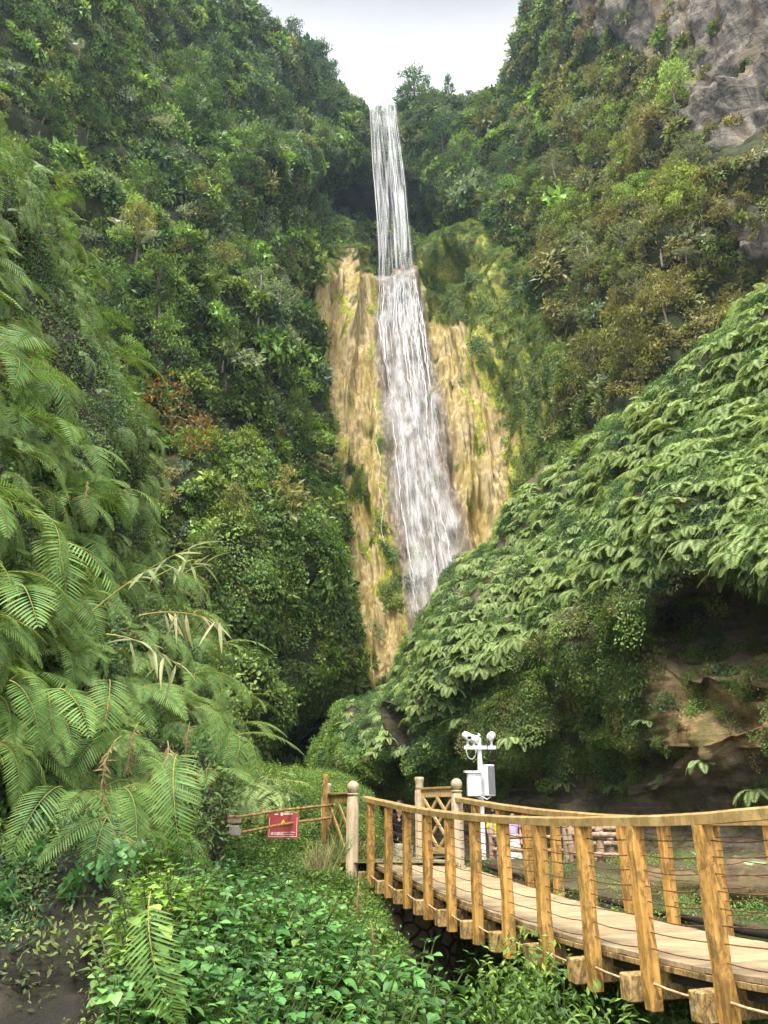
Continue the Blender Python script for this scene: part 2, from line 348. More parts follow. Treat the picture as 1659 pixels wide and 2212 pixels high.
# ------------------------------------------------------------------ mesh helpers
class MB:
    def __init__(s): s.v = []; s.f = []; s.m = []; s.a = {}
    def add(s, vs, fs, mi=0, **attr):
        o = len(s.v); n = len(vs); s.v.extend([tuple(x) for x in vs])
        s.f.extend([tuple(i + o for i in f) for f in fs]); s.m.extend([mi] * len(fs))
        for k in set(list(s.a) + list(attr)):
            arr = s.a.setdefault(k, [0.5 if k == 'lv' else 0.0] * o)
            val = attr.get(k, 0.5 if k == 'lv' else 0.0)
            arr.extend(list(val) if hasattr(val, '__len__') else [val] * n)
    def box(s, c, sz, rot=None, mi=0, jit=0.0, taper=1.0, **attr):
        x, y, z = sz[0] / 2, sz[1] / 2, sz[2] / 2
        bv = min(x, y, z) * 0.14
        vs = []; M = rot if rot is not None else Matrix.Identity(3)
        c = Vector(c)
        # chamfered box: 24 verts
        for sx in (-1, 1):
            for sy in (-1, 1):
                for sz_ in (-1, 1):
                    tp = taper if sz_ > 0 else 1.0
                    j = [R.uniform(-jit, jit) for _ in range(3)]
                    for ax in range(3):
                        p = [sx * (x - (bv if ax != 0 else 0)) * tp, sy * (y - (bv if ax != 1 else 0)) * tp, sz_ * (z - (bv if ax != 2 else 0))]
                        vs.append(c + M @ Vector((p[0] + j[0], p[1] + j[1], p[2] + j[2])))
        def I(a, b, d, ax): return ((a > 0) * 4 + (b > 0) * 2 + (d > 0)) * 3 + ax
        fs = []
        for sg in (-1, 1):
            q = [I(sg, -1, -1, 0), I(sg, 1, -1, 0), I(sg, 1, 1, 0), I(sg, -1, 1, 0)]; fs.append(q if sg > 0 else q[::-1])
            q = [I(-1, sg, -1, 1), I(-1, sg, 1, 1), I(1, sg, 1, 1), I(1, sg, -1, 1)]; fs.append(q if sg > 0 else q[::-1])
            q = [I(-1, -1, sg, 2), I(1, -1, sg, 2), I(1, 1, sg, 2), I(-1, 1, sg, 2)]; fs.append(q if sg > 0 else q[::-1])
        for a in (-1, 1):
            for b in (-1, 1):
                fs.append([I(a, b, -1, 0), I(a, b, -1, 1), I(a, b, 1, 1), I(a, b, 1, 0)])
                fs.append([I(a, -1, b, 0), I(a, -1, b, 2), I(a, 1, b, 2), I(a, 1, b, 0)])
                fs.append([I(-1, a, b, 1), I(-1, a, b, 2), I(1, a, b, 2), I(1, a, b, 1)])
                for d in (-1, 1): fs.append([I(a, b, d, 0), I(a, b, d, 1), I(a, b, d, 2)])
        s.add(vs, fs, mi, **attr)
    def tube(s, pts, rad, n=6, mi=0, cap=True, **attr):
        pts = [Vector(p) for p in pts]; k = len(pts)
        rr = rad if hasattr(rad, '__len__') else [rad] * k
        vs = []; up = Vector((0, 0, 1))
        for i, p in enumerate(pts):
            t = (pts[min(i + 1, k - 1)] - pts[max(i - 1, 0)])
            t = t.normalized() if t.length > 1e-9 else Vector((0, 0, 1))
            a = t.cross(up if abs(t.z) < 0.93 else Vector((1, 0, 0))).normalized(); b = t.cross(a)
            for j in range(n):
                w = 2 * math.pi * j / n
                vs.append(p + (a * math.cos(w) + b * math.sin(w)) * rr[i])
        fs = []
        for i in range(k - 1):
            for j in range(n):
                j2 = (j + 1) % n
                fs.append((i * n + j, (i + 1) * n + j, (i + 1) * n + j2, i * n + j2))
        if cap and n > 2:
            fs.append(tuple(range(n))); fs.append(tuple((k - 1) * n + j for j in range(n))[::-1])
        s.add(vs, fs, mi, **attr)
    def lathe(s, c, prof, n=16, mi=0, **attr):
        s.tube([Vector(c) + Vector((0, 0, z)) for r, z in prof], [max(r, 0.001) for r, z in prof], n, mi, **attr)
    def leaf(s, b, d, nrm, ln, wd, mi=0, seg=1, droop=0.0, lv=None, fold=0.25, tipc=0.0):
        """folded leaf: base b, direction d, face normal nrm"""
        d = d.normalized(); sd_ = d.cross(nrm)
        if sd_.length < 1e-5: sd_ = d.orthogonal()
        sd_.normalize(); up = sd_.cross(d)
        if lv is None: lv = R.random()
        if seg == 1:
            m = b + d * ln * 0.45
            vs = [b, m + sd_ * wd * .5 + up * wd * fold, b + d * ln - up * droop * ln, m - sd_ * wd * .5 + up * wd * fold]
            s.add(vs, [(0, 1, 2), (0, 2, 3)], mi, lv=lv, tip=[0, 0, tipc, 0]); return
        vs = [b]; fs = []; tp = [0.0]
        for i in range(1, seg):
            t = i / seg; w = (math.sin(math.pi * t ** 0.75) if wd > .3 * ln or seg > 4 else (math.sin(math.pi * t ** .8)) ** .5 * (1.1 - .45 * t)) * wd * .5
            c = b + d * ln * t - up * droop * ln * t * t
            vs += [c + sd_ * w + up * w * fold * 1.6, c, c - sd_ * w + up * w * fold * 1.6]; tp += [tipc * t * t] * 3
        vs.append(b + d * ln - up * droop * ln); tp.append(tipc)
        e = len(vs) - 1
        fs += [(0, 1, 2), (0, 2, 3)]
        for i in range(seg - 2):
            o = 1 + i * 3
            fs += [(o, o + 3, o + 4, o + 1), (o + 1, o + 4, o + 5, o + 2)]
        o = 1 + (seg - 2) * 3
        fs += [(o, e, o + 1), (o + 1, e, o + 2)]
        s.add(vs, fs, mi, lv=lv, tip=tp)
    def mesh(s, name, mats, smooth=False):
        me = bpy.data.meshes.new(name)
        me.from_pydata(s.v, [], s.f)
        for m in mats: me.materials.append(MATS[m])
        me.polygons.foreach_set('material_index', s.m)
        for k, arr in s.a.items():
            at = me.attributes.new(k, 'FLOAT', 'POINT'); at.data.foreach_set('value', arr)
        if smooth: me.polygons.foreach_set('use_smooth', [True] * len(me.polygons))
        me.update(); return me
    def build(s, name, mats, parent=None, smooth=False, loc=None):
        if isinstance(mats, str): mats = [mats]
        o = bpy.data.objects.new(name, s.mesh(name, mats, smooth)); C.objects.link(o)
        if parent is not None: o.parent = parent
        if loc is not None: o.location = loc
        return o

def tag(o, label=None, cat=None, group=None, kind=None):
    if label: o['label'] = label
    if cat: o['category'] = cat
    if group: o['group'] = group
    if kind: o['kind'] = kind
    return o
def thing(name, label, cat, loc=(0, 0, 0), rz=0.0, group=None):
    o = bpy.data.objects.new(name, None); C.objects.link(o)
    o.location = loc; o.rotation_euler = (0, 0, rz); o.empty_display_size = 0.2
    return tag(o, label, cat, group)
def copy_tree(o, parent=None):
    c = o.copy(); C.objects.link(c)
    if parent is not None: c.parent = parent
    for ch in list(o.children): copy_tree(ch, c)
    return c

def catmull(A, n):
    """resample array A (k, ...) along axis 0 to n samples, Catmull-Rom"""
    A = np.asarray(A, float); k = len(A)
    t = np.linspace(0, k - 1 - 1e-9, n); i = t.astype(int); f = (t - i).reshape((-1,) + (1,) * (A.ndim - 1))
    g = lambda j: A[np.clip(j, 0, k - 1)]
    p0, p1, p2, p3 = g(i - 1), g(i), g(i + 1), g(i + 2)
    m1, m2 = (p2 - p0) * 0.35, (p3 - p1) * 0.35
    return (2 * f**3 - 3 * f**2 + 1) * p1 + (f**3 - 2 * f**2 + f) * m1 + (-2 * f**3 + 3 * f**2) * p2 + (f**3 - f**2) * m2

def fbm(Wp, sc, octv=4, off=0.0, zs=1.0):
    s = Wp.reshape(-1, 3) * np.array([sc, sc, sc * zs]) + off
    out = np.fromiter((noise.fractal(Vector(p), 0.9, 2.0, octv) for p in s), float, len(s))
    return out.reshape(Wp.shape[:-1])

class Sheet: pass
def normals(Wp):
    du = np.gradient(Wp, axis=1); dv = np.gradient(Wp, axis=0)
    n = np.cross(du, dv); n /= (np.linalg.norm(n, axis=-1, keepdims=True) + 1e-9)
    tocam = np.array([0, 0, EYE]) - Wp
    if (n * tocam).sum(-1).mean() < 0: n = -n
    return n
def sheet(ctrl, nv, nu, disp):
    """ctrl: (rows, cols, 3) of (px, py, Y); disp(W, PX, PY) -> displacement along the normal"""
    g = catmull(ctrl, nv); g = catmull(np.swapaxes(g, 0, 1), nu); g = np.swapaxes(g, 0, 1)
    S = Sheet(); S.PX, S.PY = g[..., 0], g[..., 1]
    Wp = Parr(g[..., 0], g[..., 1], g[..., 2])
    n = normals(Wp)
    S.W = Wp + n * disp(Wp, S.PX, S.PY)[..., None]
    S.N = normals(S.W); S.qx, S.qy = proj(S.W)
    return S
def grid_mesh(name, S, mat, attrs=None, kind='structure'):
    nv, nu = S.W.shape[:2]
    me = bpy.data.meshes.new(name)
    idx = np.arange(nv * nu).reshape(nv, nu)
    q = np.stack([idx[:-1, :-1], idx[1:, :-1], idx[1:, 1:], idx[:-1, 1:]], -1).reshape(-1, 4)
    me.vertices.add(nv * nu); me.vertices.foreach_set('co', S.W.reshape(-1))
    me.loops.add(q.size); me.loops.foreach_set('vertex_index', q.reshape(-1).astype(np.int32))
    me.polygons.add(len(q)); me.polygons.foreach_set('loop_start', np.arange(0, q.size, 4, dtype=np.int32))
    me.update(calc_edges=True)
    me.polygons.foreach_set('use_smooth', [True] * len(q))
    me.materials.append(MATS[mat])
    for k, arr in (attrs or {}).items():
        at = me.attributes.new(k, 'FLOAT', 'POINT'); at.data.foreach_set('value', np.asarray(arr, np.float32).reshape(-1))
    me.validate()
    o = bpy.data.objects.new(name, me); C.objects.link(o)
    if kind: o['kind'] = kind
    return o

def inpoly(px, py, poly):
    px = np.asarray(px, float); py = np.asarray(py, float)
    r = np.zeros(px.shape, bool); n = len(poly)
    for i in range(n):
        x1, y1 = poly[i]; x2, y2 = poly[(i + 1) % n]
        if y1 == y2: continue
        c = ((y1 > py) != (y2 > py)) & (px < (x2 - x1) * (py - y1) / (y2 - y1) + x1)
        r ^= c
    return r

def sample(S, n, dens=None, margin=110, facing=-0.25, ws=True):
    """n random points of a sheet, weighted by area and a density in (qx, qy)"""
    Wc = (S.W[:-1, :-1] + S.W[1:, 1:]) / 2
    a = np.linalg.norm(np.cross(S.W[1:, :-1] - S.W[:-1, :-1], S.W[:-1, 1:] - S.W[:-1, :-1]), axis=-1)
    qx = (S.qx[:-1, :-1] + S.qx[1:, 1:]) / 2; qy = (S.qy[:-1, :-1] + S.qy[1:, 1:]) / 2
    N = S.N[:-1, :-1]; tc = np.array([0, 0, EYE]) - Wc; tl = np.linalg.norm(tc, axis=-1)
    fc = (N * tc).sum(-1) / tl
    w = a.copy()
    if ws is not True: w = w / tl ** (1.2 if ws is False else ws)
    w *= (qx > -margin) & (qx < 1659 + margin) & (qy > -margin) & (qy < 2212 + margin) & (fc > facing)
    if dens is not None: w = w * dens(qx, qy)
    w = w.reshape(-1); w = w / w.sum()
    k = rng.choice(len(w), n, p=w)
    i, j = np.unravel_index(k, Wc.shape[:2])
    fu, fv = rng.random(n)[:, None], rng.random(n)[:, None]
    p = S.W[i, j] * (1 - fu) * (1 - fv) + S.W[i + 1, j] * fu * (1 - fv) + S.W[i, j + 1] * (1 - fu) * fv + S.W[i + 1, j + 1] * fu * fv
    x, y = proj(p)
    return p, S.N[i, j], x, y

def at_px(S, px, py):
    """the visible point of a sheet nearest to a photo position"""
    d = (S.qx - px) ** 2 + (S.qy - py) ** 2
    tc = np.linalg.norm(S.W - np.array([0, 0, EYE]), axis=-1)
    k = np.argmin(d + tc * 1.0); i, j = np.unravel_index(k, d.shape)
    return Vector(S.W[i, j]), Vector(S.N[i, j])

def frame(z, yref, spin=0.0):
    z = Vector(z).normalized(); x = Vector(yref).cross(z)
    if x.length < 1e-4: x = z.orthogonal()
    x.normalize(); y = z.cross(x)
    M = Matrix((x, y, z)).transposed()
    return M @ Matrix.Rotation(spin, 3, 'Z')

PROTO = 0
def protos(name, meshes):
    col = bpy.data.collections.new(name)
    for i, me in enumerate(meshes):
        o = bpy.data.objects.new('%s_%02d' % (name, i), me); col.objects.link(o)
    return col
def scatter(name, label, cat, col, pts, rots, scl, idx, tint):
    me = bpy.data.meshes.new(name); n = len(pts)
    me.vertices.add(n); me.vertices.foreach_set('co', np.asarray(pts, np.float32).reshape(-1))
    for nm, ty, arr in (('rot', 'FLOAT_VECTOR', rots), ('scl', 'FLOAT', scl), ('idx', 'INT', idx), ('tint', 'FLOAT', tint)):
        at = me.attributes.new(nm, ty, 'POINT')
        if ty == 'FLOAT_VECTOR': at.data.foreach_set('vector', np.asarray(arr, np.float32).reshape(-1))
        elif ty == 'INT': at.data.foreach_set('value', np.asarray(arr, np.int32))
        else: at.data.foreach_set('value', np.asarray(arr, np.float32))
    o = bpy.data.objects.new(name, me); C.objects.link(o)
    ng = bpy.data.node_groups.new(name, 'GeometryNodeTree')
    ng.interface.new_socket('Geometry', in_out='INPUT', socket_type='NodeSocketGeometry')
    ng.interface.new_socket('Geometry', in_out='OUTPUT', socket_type='NodeSocketGeometry')
    N = ng.nodes.new; K = ng.links.new
    gi, go = N('NodeGroupInput'), N('NodeGroupOutput')
    ci = N('GeometryNodeCollectionInfo'); ci.inputs['Collection'].default_value = col
    ci.inputs['Separate Children'].default_value = True; ci.inputs['Reset Children'].default_value = True
    ip = N('GeometryNodeInstanceOnPoints'); ip.inputs['Pick Instance'].default_value = True
    def na(nm, ty):
        a = N('GeometryNodeInputNamedAttribute'); a.data_type = ty; a.inputs['Name'].default_value = nm
        return a.outputs['Attribute']
    er = N('FunctionNodeEulerToRotation')
    K(gi.outputs[0], ip.inputs['Points']); K(ci.outputs[0], ip.inputs['Instance'])
    K(na('idx', 'INT'), ip.inputs['Instance Index']); K(na('rot', 'FLOAT_VECTOR'), er.inputs[0]); K(er.outputs[0], ip.inputs['Rotation'])
    K(na('scl', 'FLOAT'), ip.inputs['Scale']); K(ip.outputs[0], go.inputs[0])
    md = o.modifiers.new('scatter', 'NODES'); md.node_group = ng
    return tag(o, label, cat, kind='stuff')
def eulers(zs, yref=(0, 0, 1), spin=None):
    out = np.zeros((len(zs), 3))
    for i, z in enumerate(zs):
        sp = R.uniform(0, 6.283) if spin is None else R.uniform(-spin, spin)
        out[i] = frame(z, yref, sp).to_euler()
    return out

# ------------------------------------------------------------------ plant prototypes
def rv(): 
    v = Vector((R.gauss(0, 1), R.gauss(0, 1), R.gauss(0, 1))); return v.normalized()
def bush_mesh(mat, n=420, ls=0.16, rx=1.0, rz=0.8, lobes=9, twig=True, asp=0.45):
    b = MB(); cs = []
    for i in range(lobes):
        d = rv(); d.z = abs(d.z) * 0.9
        cs.append((Vector((d.x * rx * 0.62, d.y * rx * 0.62, d.z * rz * 0.75)), R.uniform(0.3, 0.5), R.random()))
    for i in range(n):
        c, r, lb = cs[i % lobes]
        d = rv(); d.z = d.z * 0.8 + 0.25; d.normalize()
        p = c + d * r * (R.random() ** 0.35)
        o = (d * 0.6 + rv() * 0.75 + Vector((0, 0, -0.25))).normalized()
        nr = (d * 0.5 + Vector((0, 0, 0.8)) + rv() * 0.4).normalized()
        l = ls * R.uniform(0.7, 1.3)
        b.leaf(p, o, nr, l, l * asp, lv=min(1, max(0, lb * 0.5 + R.random() * 0.5)), fold=0.2)
    if twig:
        for c, r, _ in cs[:6]:
            b.tube([Vector((0, 0, -0.3)), c * 0.5 + rv() * 0.06, c + rv() * 0.15], [0.035, 0.022, 0.008], 3, mi=1, cap=False)
    return b.mesh('bush', [mat, 'bark'])
def ivy_mesh(mat, n=170, ls=0.16, r=1.0, dr=0.16, hang=0.0):
    b = MB()
    for i in range(n):
        a = R.uniform(0, 6.283); q = r * math.sqrt(R.random())
        h = dr * R.random() + 0.12 * math.sin(q * 5 + a * 2)
        p = Vector((q * math.cos(a), q * math.sin(a) - hang * R.random(), h))
        d = Vector((R.gauss(0, .5), -1, R.gauss(.25, .35))).normalized()
        nr = Vector((R.gauss(0, .35), .55, 1)).normalized()
        l = ls * R.uniform(.7, 1.3)
        b.leaf(p, d, nr, l, l * 0.7, fold=0.15)
    return b.mesh('ivy', [mat])
def frond_curve(droop, k):
    pts = []; p = Vector((0, 0, 0)); ang = math.radians(35)
    for i in range(k + 1):
        pts.append(p.copy()); a = ang - droop * (i / k) ** 0.85
        p = p + Vector((0, math.cos(a), math.sin(a))) / k
    return pts
def frond_mesh(droop=1.7, np_=27, w=0.26, mat='leaf_fern', dead=False, side=0.0, seg=4, pw=0.0185):
    """pinnate fern frond, length 1, growing along +Y and arching down"""
    b = MB(); k = 16; pts = frond_curve(droop, k)
    pts = [p + Vector((side * (p.y ** 2), 0, 0)) for p in pts]
    b.tube(pts, [0.006 - 0.005 * i / k for i in range(k + 1)], 4, mi=1, cap=False)
    def cp(t):
        f = t * k; i = min(int(f), k - 1); f -= i
        return pts[i].lerp(pts[i + 1], f), (pts[i + 1] - pts[i]).normalized()
    for i in range(np_):
        t = 0.14 + 0.85 * i / (np_ - 1)
        p, d = cp(t)
        up = Vector((1, 0, 0)).cross(d).normalized()
        ln = w * (math.sin(math.pi * min(1, (t - 0.02) ** 0.7)) ** 0.75 + 0.05) * R.uniform(.9, 1.05)
        for sgn in (-1, 1):
            lat = Vector((sgn, 0, 0)) + d * (0.38 + 0.55 * t) + up * (0.1)
            if dead: lat = Vector((sgn * 0.35, 0, 0)) + d * R.uniform(.2, .8) + rv() * 0.45
            if R.random() < 0.02: continue
            b.leaf(p, lat, up + rv() * 0.12, ln * (0.6 if dead else 1), pw * R.uniform(.85, 1.1), seg=seg, droop=0.16 + 0.15 * R.random(), fold=0.1,
                   lv=min(1, max(0, 0.45 + R.gauss(0, .15))), tipc=0.55)
    return b.mesh('fern_frond', [mat, 'rachis'])
def fern_mesh(mat='leaf_fern_far', n=8, seg=2):
    """a small whole fern: fronds spreading over one side, for the far bank"""
    b = MB()
    for f in range(n):
        yaw = (f - (n - 1) / 2) * 0.55 + R.uniform(-.2, .2); droop = R.uniform(1.3, 2.3); L_ = R.uniform(.7, 1.05)
        pts = frond_curve(droop, 8); M = Matrix.Rotation(yaw, 3, 'Z')
        pts = [M @ (p * L_) for p in pts]
        b.tube(pts, [0.012 - 0.009 * i / 8 for i in range(9)], 3, mi=1, cap=False)
        base = R.random() * 0.4 + 0.3
        for i in range(18):
            t = 0.12 + 0.86 * i / 17; ff = t * 8; q = min(int(ff), 7)
            p = pts[q].lerp(pts[q + 1], ff - q); d = (pts[q + 1] - pts[q]).normalized()
            xx = M @ Vector((1, 0, 0)); up = xx.cross(d).normalized()
            ln = 0.25 * (math.sin(math.pi * (t - .03) ** 0.65) ** 0.7 + 0.06) * L_
            for sgn in (-1, 1):
                b.leaf(p, xx * sgn + d * 0.7 + up * .1, up + rv() * .15, ln, 0.040, seg=seg, droop=0.25, fold=0.12, lv=base + R.uniform(-.15, .2), tipc=.5)
    return b.mesh('fern', [mat, 'rachis'])
def tree_meshes(mat, h=5.0, spread=1.9, lobes=22, per=60, ls=0.30, trunk='bark', cone=False):
    """returns (trunk mesh, crown mesh)"""
    t = MB(); c = MB()
    lean = Vector((R.uniform(-.12, .12), R.uniform(-.12, .12), 0)) * h
    tp = [Vector((0, 0, -0.8)), Vector((0, 0, 0)) , lean * .3 + Vector((0, 0, h * .35)), lean * .7 + Vector((0, 0, h * .65)), lean + Vector((0, 0, h * .92))]
    t.tube(tp, [0.026 * h, 0.022 * h, 0.017 * h, 0.011 * h, 0.004 * h], 6)
    for i in range(lobes):
        f = i / lobes; z = h * (0.36 + 0.62 * f)
        if cone: rad = spread * (1.02 - f) * R.uniform(.5, 1)
        else: rad = spread * math.sin(math.pi * (0.16 + 0.8 * f)) * R.uniform(.35, 1.0)
        a = i * 2.4 + R.uniform(-.4, .4)
        cc = Vector((math.cos(a) * rad, math.sin(a) * rad, z + R.uniform(-.2, .2) * h * .15)) + lean * (z / h)
        st = lean * (z / h * .75) + Vector((0, 0, z * 0.78))
        t.tube([st, st.lerp(cc, .55) + Vector((0, 0, -.04 * h)), cc], [0.008 * h, 0.005 * h, 0.002 * h], 4, cap=False)
        lr = R.uniform(.2, .34) * spread * (0.75 if cone else 1); lb = R.random()
        for k in range(per):
            d = rv(); d.z = d.z * .7 + .2
            p = cc + Vector((d.x * lr * 1.15, d.y * lr * 1.15, d.z * lr * .8)) * (R.random() ** .4)
            l = ls * R.uniform(.65, 1.25)
            c.leaf(p, (d * .5 + rv() * .8 + Vector((0, 0, -.35))), (Vector((0, 0, .9)) + d * .4 + rv() * .35), l, l * .42,
                   lv=min(1, lb * .55 + R.random() * .45), fold=.2)
    return t.mesh('trunk', [trunk], True), c.mesh('crown', [mat])
def palm_thing(loc, sc, yaw, label, nf=7, droop=1.6, mat='leaf_palm'):
    o = thing('palm', label, 'palm', loc, yaw)
    b = MB(); b.tube([(0, 0, -.5), (0, 0, -.2), (0.03, 0, 0)], [.04, .035, .03], 6)
    b.build('trunk', 'bark', o)
    for i in range(nf):
        me = PALM[i % len(PALM)]
        f = bpy.data.objects.new('frond', me); C.objects.link(f); f.parent = o
        f.rotation_euler = (R.uniform(-.1, .5), R.uniform(-.2, .2), (i - nf / 2) * 2 * math.pi / (nf + 2) * .8 + math.pi + R.uniform(-.2, .2))
        f.scale = (1, 1, 1)
    o.scale = (sc, sc, sc)
    return o
PALM = [frond_mesh(dr, 22, 0.30, 'leaf_palm', seg=2, pw=0.032) for dr in (1.2, 1.6, 2.0)]

BUSH = [bush_mesh('leaf_mid'), bush_mesh('leaf_mid', 360, .2), bush_mesh('leaf_dark', 420, .17), bush_mesh('leaf_dark', 350, .22),
        bush_mesh('leaf_olive', 430, .15), bush_mesh('leaf_olive', 380, .13), bush_mesh('leaf_bright', 380, .17), bush_mesh('leaf_grey', 430, .14),
        bush_mesh('leaf_ivy', 420, .13), bush_mesh('leaf_grey', 300, .2, asp=.3), bush_mesh('leaf_bright', 300, .24, asp=.5), bush_mesh('leaf_dead', 260, .14, asp=.25)]
bush_col = protos('bush_proto', BUSH)
FAR = [bush_mesh('hill_mid', 300, .30, lobes=7, asp=.5), bush_mesh('hill_mid', 260, .36, lobes=6, asp=.5), bush_mesh('hill_dark', 300, .30, lobes=7, asp=.5), bush_mesh('hill_dark', 240, .38, rz=1.2, lobes=6, asp=.5),
       bush_mesh('hill_olive', 320, .26, lobes=8, asp=.45), bush_mesh('hill_olive', 280, .30, rz=1.1, lobes=6), bush_mesh('hill_bright', 280, .32, lobes=6, asp=.55), bush_mesh('hill_grey', 320, .28, lobes=8),
       bush_mesh('hill_mid', 300, .24, lobes=9, asp=.6), bush_mesh('hill_grey', 240, .4, asp=.3), bush_mesh('hill_bright', 220, .4, asp=.5), bush_mesh('hill_brown', 280, .26, asp=.4)]
far_col = protos('far_proto', FAR)
IVY = [ivy_mesh('leaf_ivy'), ivy_mesh('leaf_ivy', 150, .2), ivy_mesh('leaf_moss', 190, .12), ivy_mesh('leaf_mid', 170, .17),
       ivy_mesh('leaf_dark', 170, .2), ivy_mesh('leaf_bright', 160, .16), ivy_mesh('leaf_ivy', 220, .15, .8, .2, 1.6), ivy_mesh('leaf_olive', 200, .12, .9, .15, .8)]
ivy_col = protos('ivy_proto', IVY)

# ------------------------------------------------------------------ far canyon slopes
cpx = np.array([-260, -60, 120, 250, 400, 500, 560, 620, 680, 740, 790, 870, 950, 1050, 1110, 1150, 1200, 1300, 1450, 1659, 1950], float)
sil = np.interp(cpx, [-260, 500, 515, 540, 600, 650, 700, 735, 760, 795, 862, 880, 1000, 1080, 1118, 1134, 1150, 1165, 1180, 1950],
                [-330, -20, 60, 92, 100, 142, 160, 215, 236, 240, 238, 232, 240, 238, 215, 140, 70, 0, -80, -400])
rows_py = np.array([0, 200, 400, 600, 900, 1200, 1500, 1700])
tab_px = np.array([-260, 0, 250, 500, 650, 720, 790, 870, 950, 1050, 1130, 1250, 1450, 1659, 1950])
tabY = np.array([
    [42, 40, 38, 36, 34, 32, 30, 28], [50, 48, 45, 42, 38, 35, 32, 30], [64, 60, 56, 51, 46, 41, 37, 35],
    [88, 80, 72, 64, 57, 51, 46, 43], [112, 102, 92, 80, 69, 61, 54, 50], [126, 114, 106, 95, 85, 75, 67, 62],
    [132, 119, 118, 108, 98, 88, 78, 70], [132, 119, 119, 108, 98, 88, 78, 70], [130, 117, 111, 102, 94, 86, 76, 68],
    [124, 114, 102, 93, 87, 80, 72, 64], [98, 102, 94, 86, 79, 72, 64, 60], [82, 82, 75, 69, 63, 58, 54, 51],
    [64, 62, 58, 54, 50, 47, 44, 42], [50, 48, 46, 44, 42, 40, 38, 36], [40, 39, 38, 37, 36, 35, 34, 33]], float)
def canyonY(px, py):
    px = np.asarray(px, float); py = np.asarray(py, float)
    jj = np.clip(np.interp(py, rows_py, np.arange(8)), 0, 7); ii = np.clip(np.interp(px, tab_px, np.arange(15)), 0, 14)
    i0 = np.minimum(ii.astype(int), 13); j0 = np.minimum(jj.astype(int), 6); fi, fj = ii - i0, jj - j0
    fi = fi * fi * (3 - 2 * fi)
    return (tabY[i0, j0] * (1 - fi) * (1 - fj) + tabY[i0 + 1, j0] * fi * (1 - fj) + tabY[i0, j0 + 1] * (1 - fi) * fj + tabY[i0 + 1, j0 + 1] * fi * fj)
NR = 15
ctrl = np.zeros((NR + 1, len(cpx), 3))
for j, x in enumerate(cpx):
    py = np.concatenate([[sil[j] + 45, sil[j]], sil[j] + (1720 - sil[j]) * (np.arange(1, NR) / (NR - 1))])
    Y = canyonY(np.full(NR + 1, x), py); Y[0] += 32
    ctrl[:, j, 0] = x; ctrl[:, j, 1] = py; ctrl[:, j, 2] = Y
def blob(px, py, cx, cy, rx, ry, p=2.0):
    return np.exp(-(np.abs((px - cx) / rx) ** p + np.abs((py - cy) / ry) ** p))
def canyon_disp(Wp, px, py):
    n1 = fbm(Wp, 0.045, 4, 3.1); n2 = fbm(Wp, 0.16, 4, 9.0)
    d = n1 * 5.0 + n2 * 2.6
    top = np.clip((py - 230) / 130, 0.15, 1); mid = np.exp(-((px - 830) / 170.0) ** 2); d *= 1 - 0.75 * mid * (1 - np.clip((py - 230) / 500, 0, 1))
    # alcoves behind and beside the fall, dark cave at the foot, hollows
    d -= 20 * blob(px, py, 735, 425, 80, 46, 4) + 16 * blob(px, py, 855, 430, 75, 55, 4) + 14 * blob(px, py, 985, 500, 75, 30, 4)
    d += 3.5 * blob(px, py, 700, 340, 70, 40) + 3.0 * blob(px, py, 950, 420, 60, 45) + 2.5 * blob(px, py, 1010, 400, 40, 60)
    d -= 16 * blob(px, py, 690, 1620, 95, 100, 4)
    d -= 5 * blob(px, py, 1140, 520, 30, 50) + 5 * blob(px, py, 480, 280, 60, 60) + 5 * blob(px, py, 540, 500, 40, 50)
    d += 4.0 * blob(px, py, 560, 400, 80, 80) + 3 * blob(px, py, 640, 560, 60, 70) + 3 * blob(px, py, 600, 110, 60, 60)
    # rough limestone relief on the bare cliff, upper right
    bare = bare_mask(px, py)
    r = np.abs(fbm(Wp, 0.22, 5, 20.0, 0.35)); d += bare * (1.8 - 4.2 * r)
    inside = np.clip(np.minimum(px - np.interp(py, [560, 850, 1150, 1500], [628, 640, 685, 745]), np.interp(py, [520, 700, 1000, 1500], [1110, 1200, 1245, 1250]) - px) / 40, 0, 1) * np.clip((py - 520) / 60, 0, 1)
    d = d * (1 - inside) - 1.5 * inside
    return d * np.where(py < 200, 0.55 + 0.45 * top, 1)
def bare_mask(px, py):
    e = 22 * np.sin(px * .035) + 16 * np.sin(py * .05 + px * .02)
    m = inpoly(px + e, py + e * .6, [(1225, -500), (1240, 60), (1300, 100), (1330, 70), (1390, 130), (1480, 180), (1500, 330), (1560, 360), (1620, 330), (2000, 300), (2000, -500)]).astype(float)
    m += inpoly(px, py + e * .5, [(1610, 500), (2000, 450), (2000, 620), (1650, 600)])
    m += inpoly(px + e * .3, py, [(1210, -500), (1225, 50), (1190, 160), (1170, -500)]) * 0
    return np.clip(m, 0, 1)
CAN = sheet(ctrl, 330, 460, canyon_disp)
cave_shade = np.clip(blob(CAN.PX, CAN.PY, 735, 425, 90, 55, 4) + blob(CAN.PX, CAN.PY, 855, 430, 80, 60, 4) + blob(CAN.PX, CAN.PY, 985, 505, 70, 30, 4) + blob(CAN.PX, CAN.PY, 690, 1620, 110, 110, 4), 0, 1)  # mask of the shade painted into the alcoves and the cave
grid_mesh('hills', CAN, 'slope', {'bare': bare_mask(CAN.PX, CAN.PY), 'cave': cave_shade})

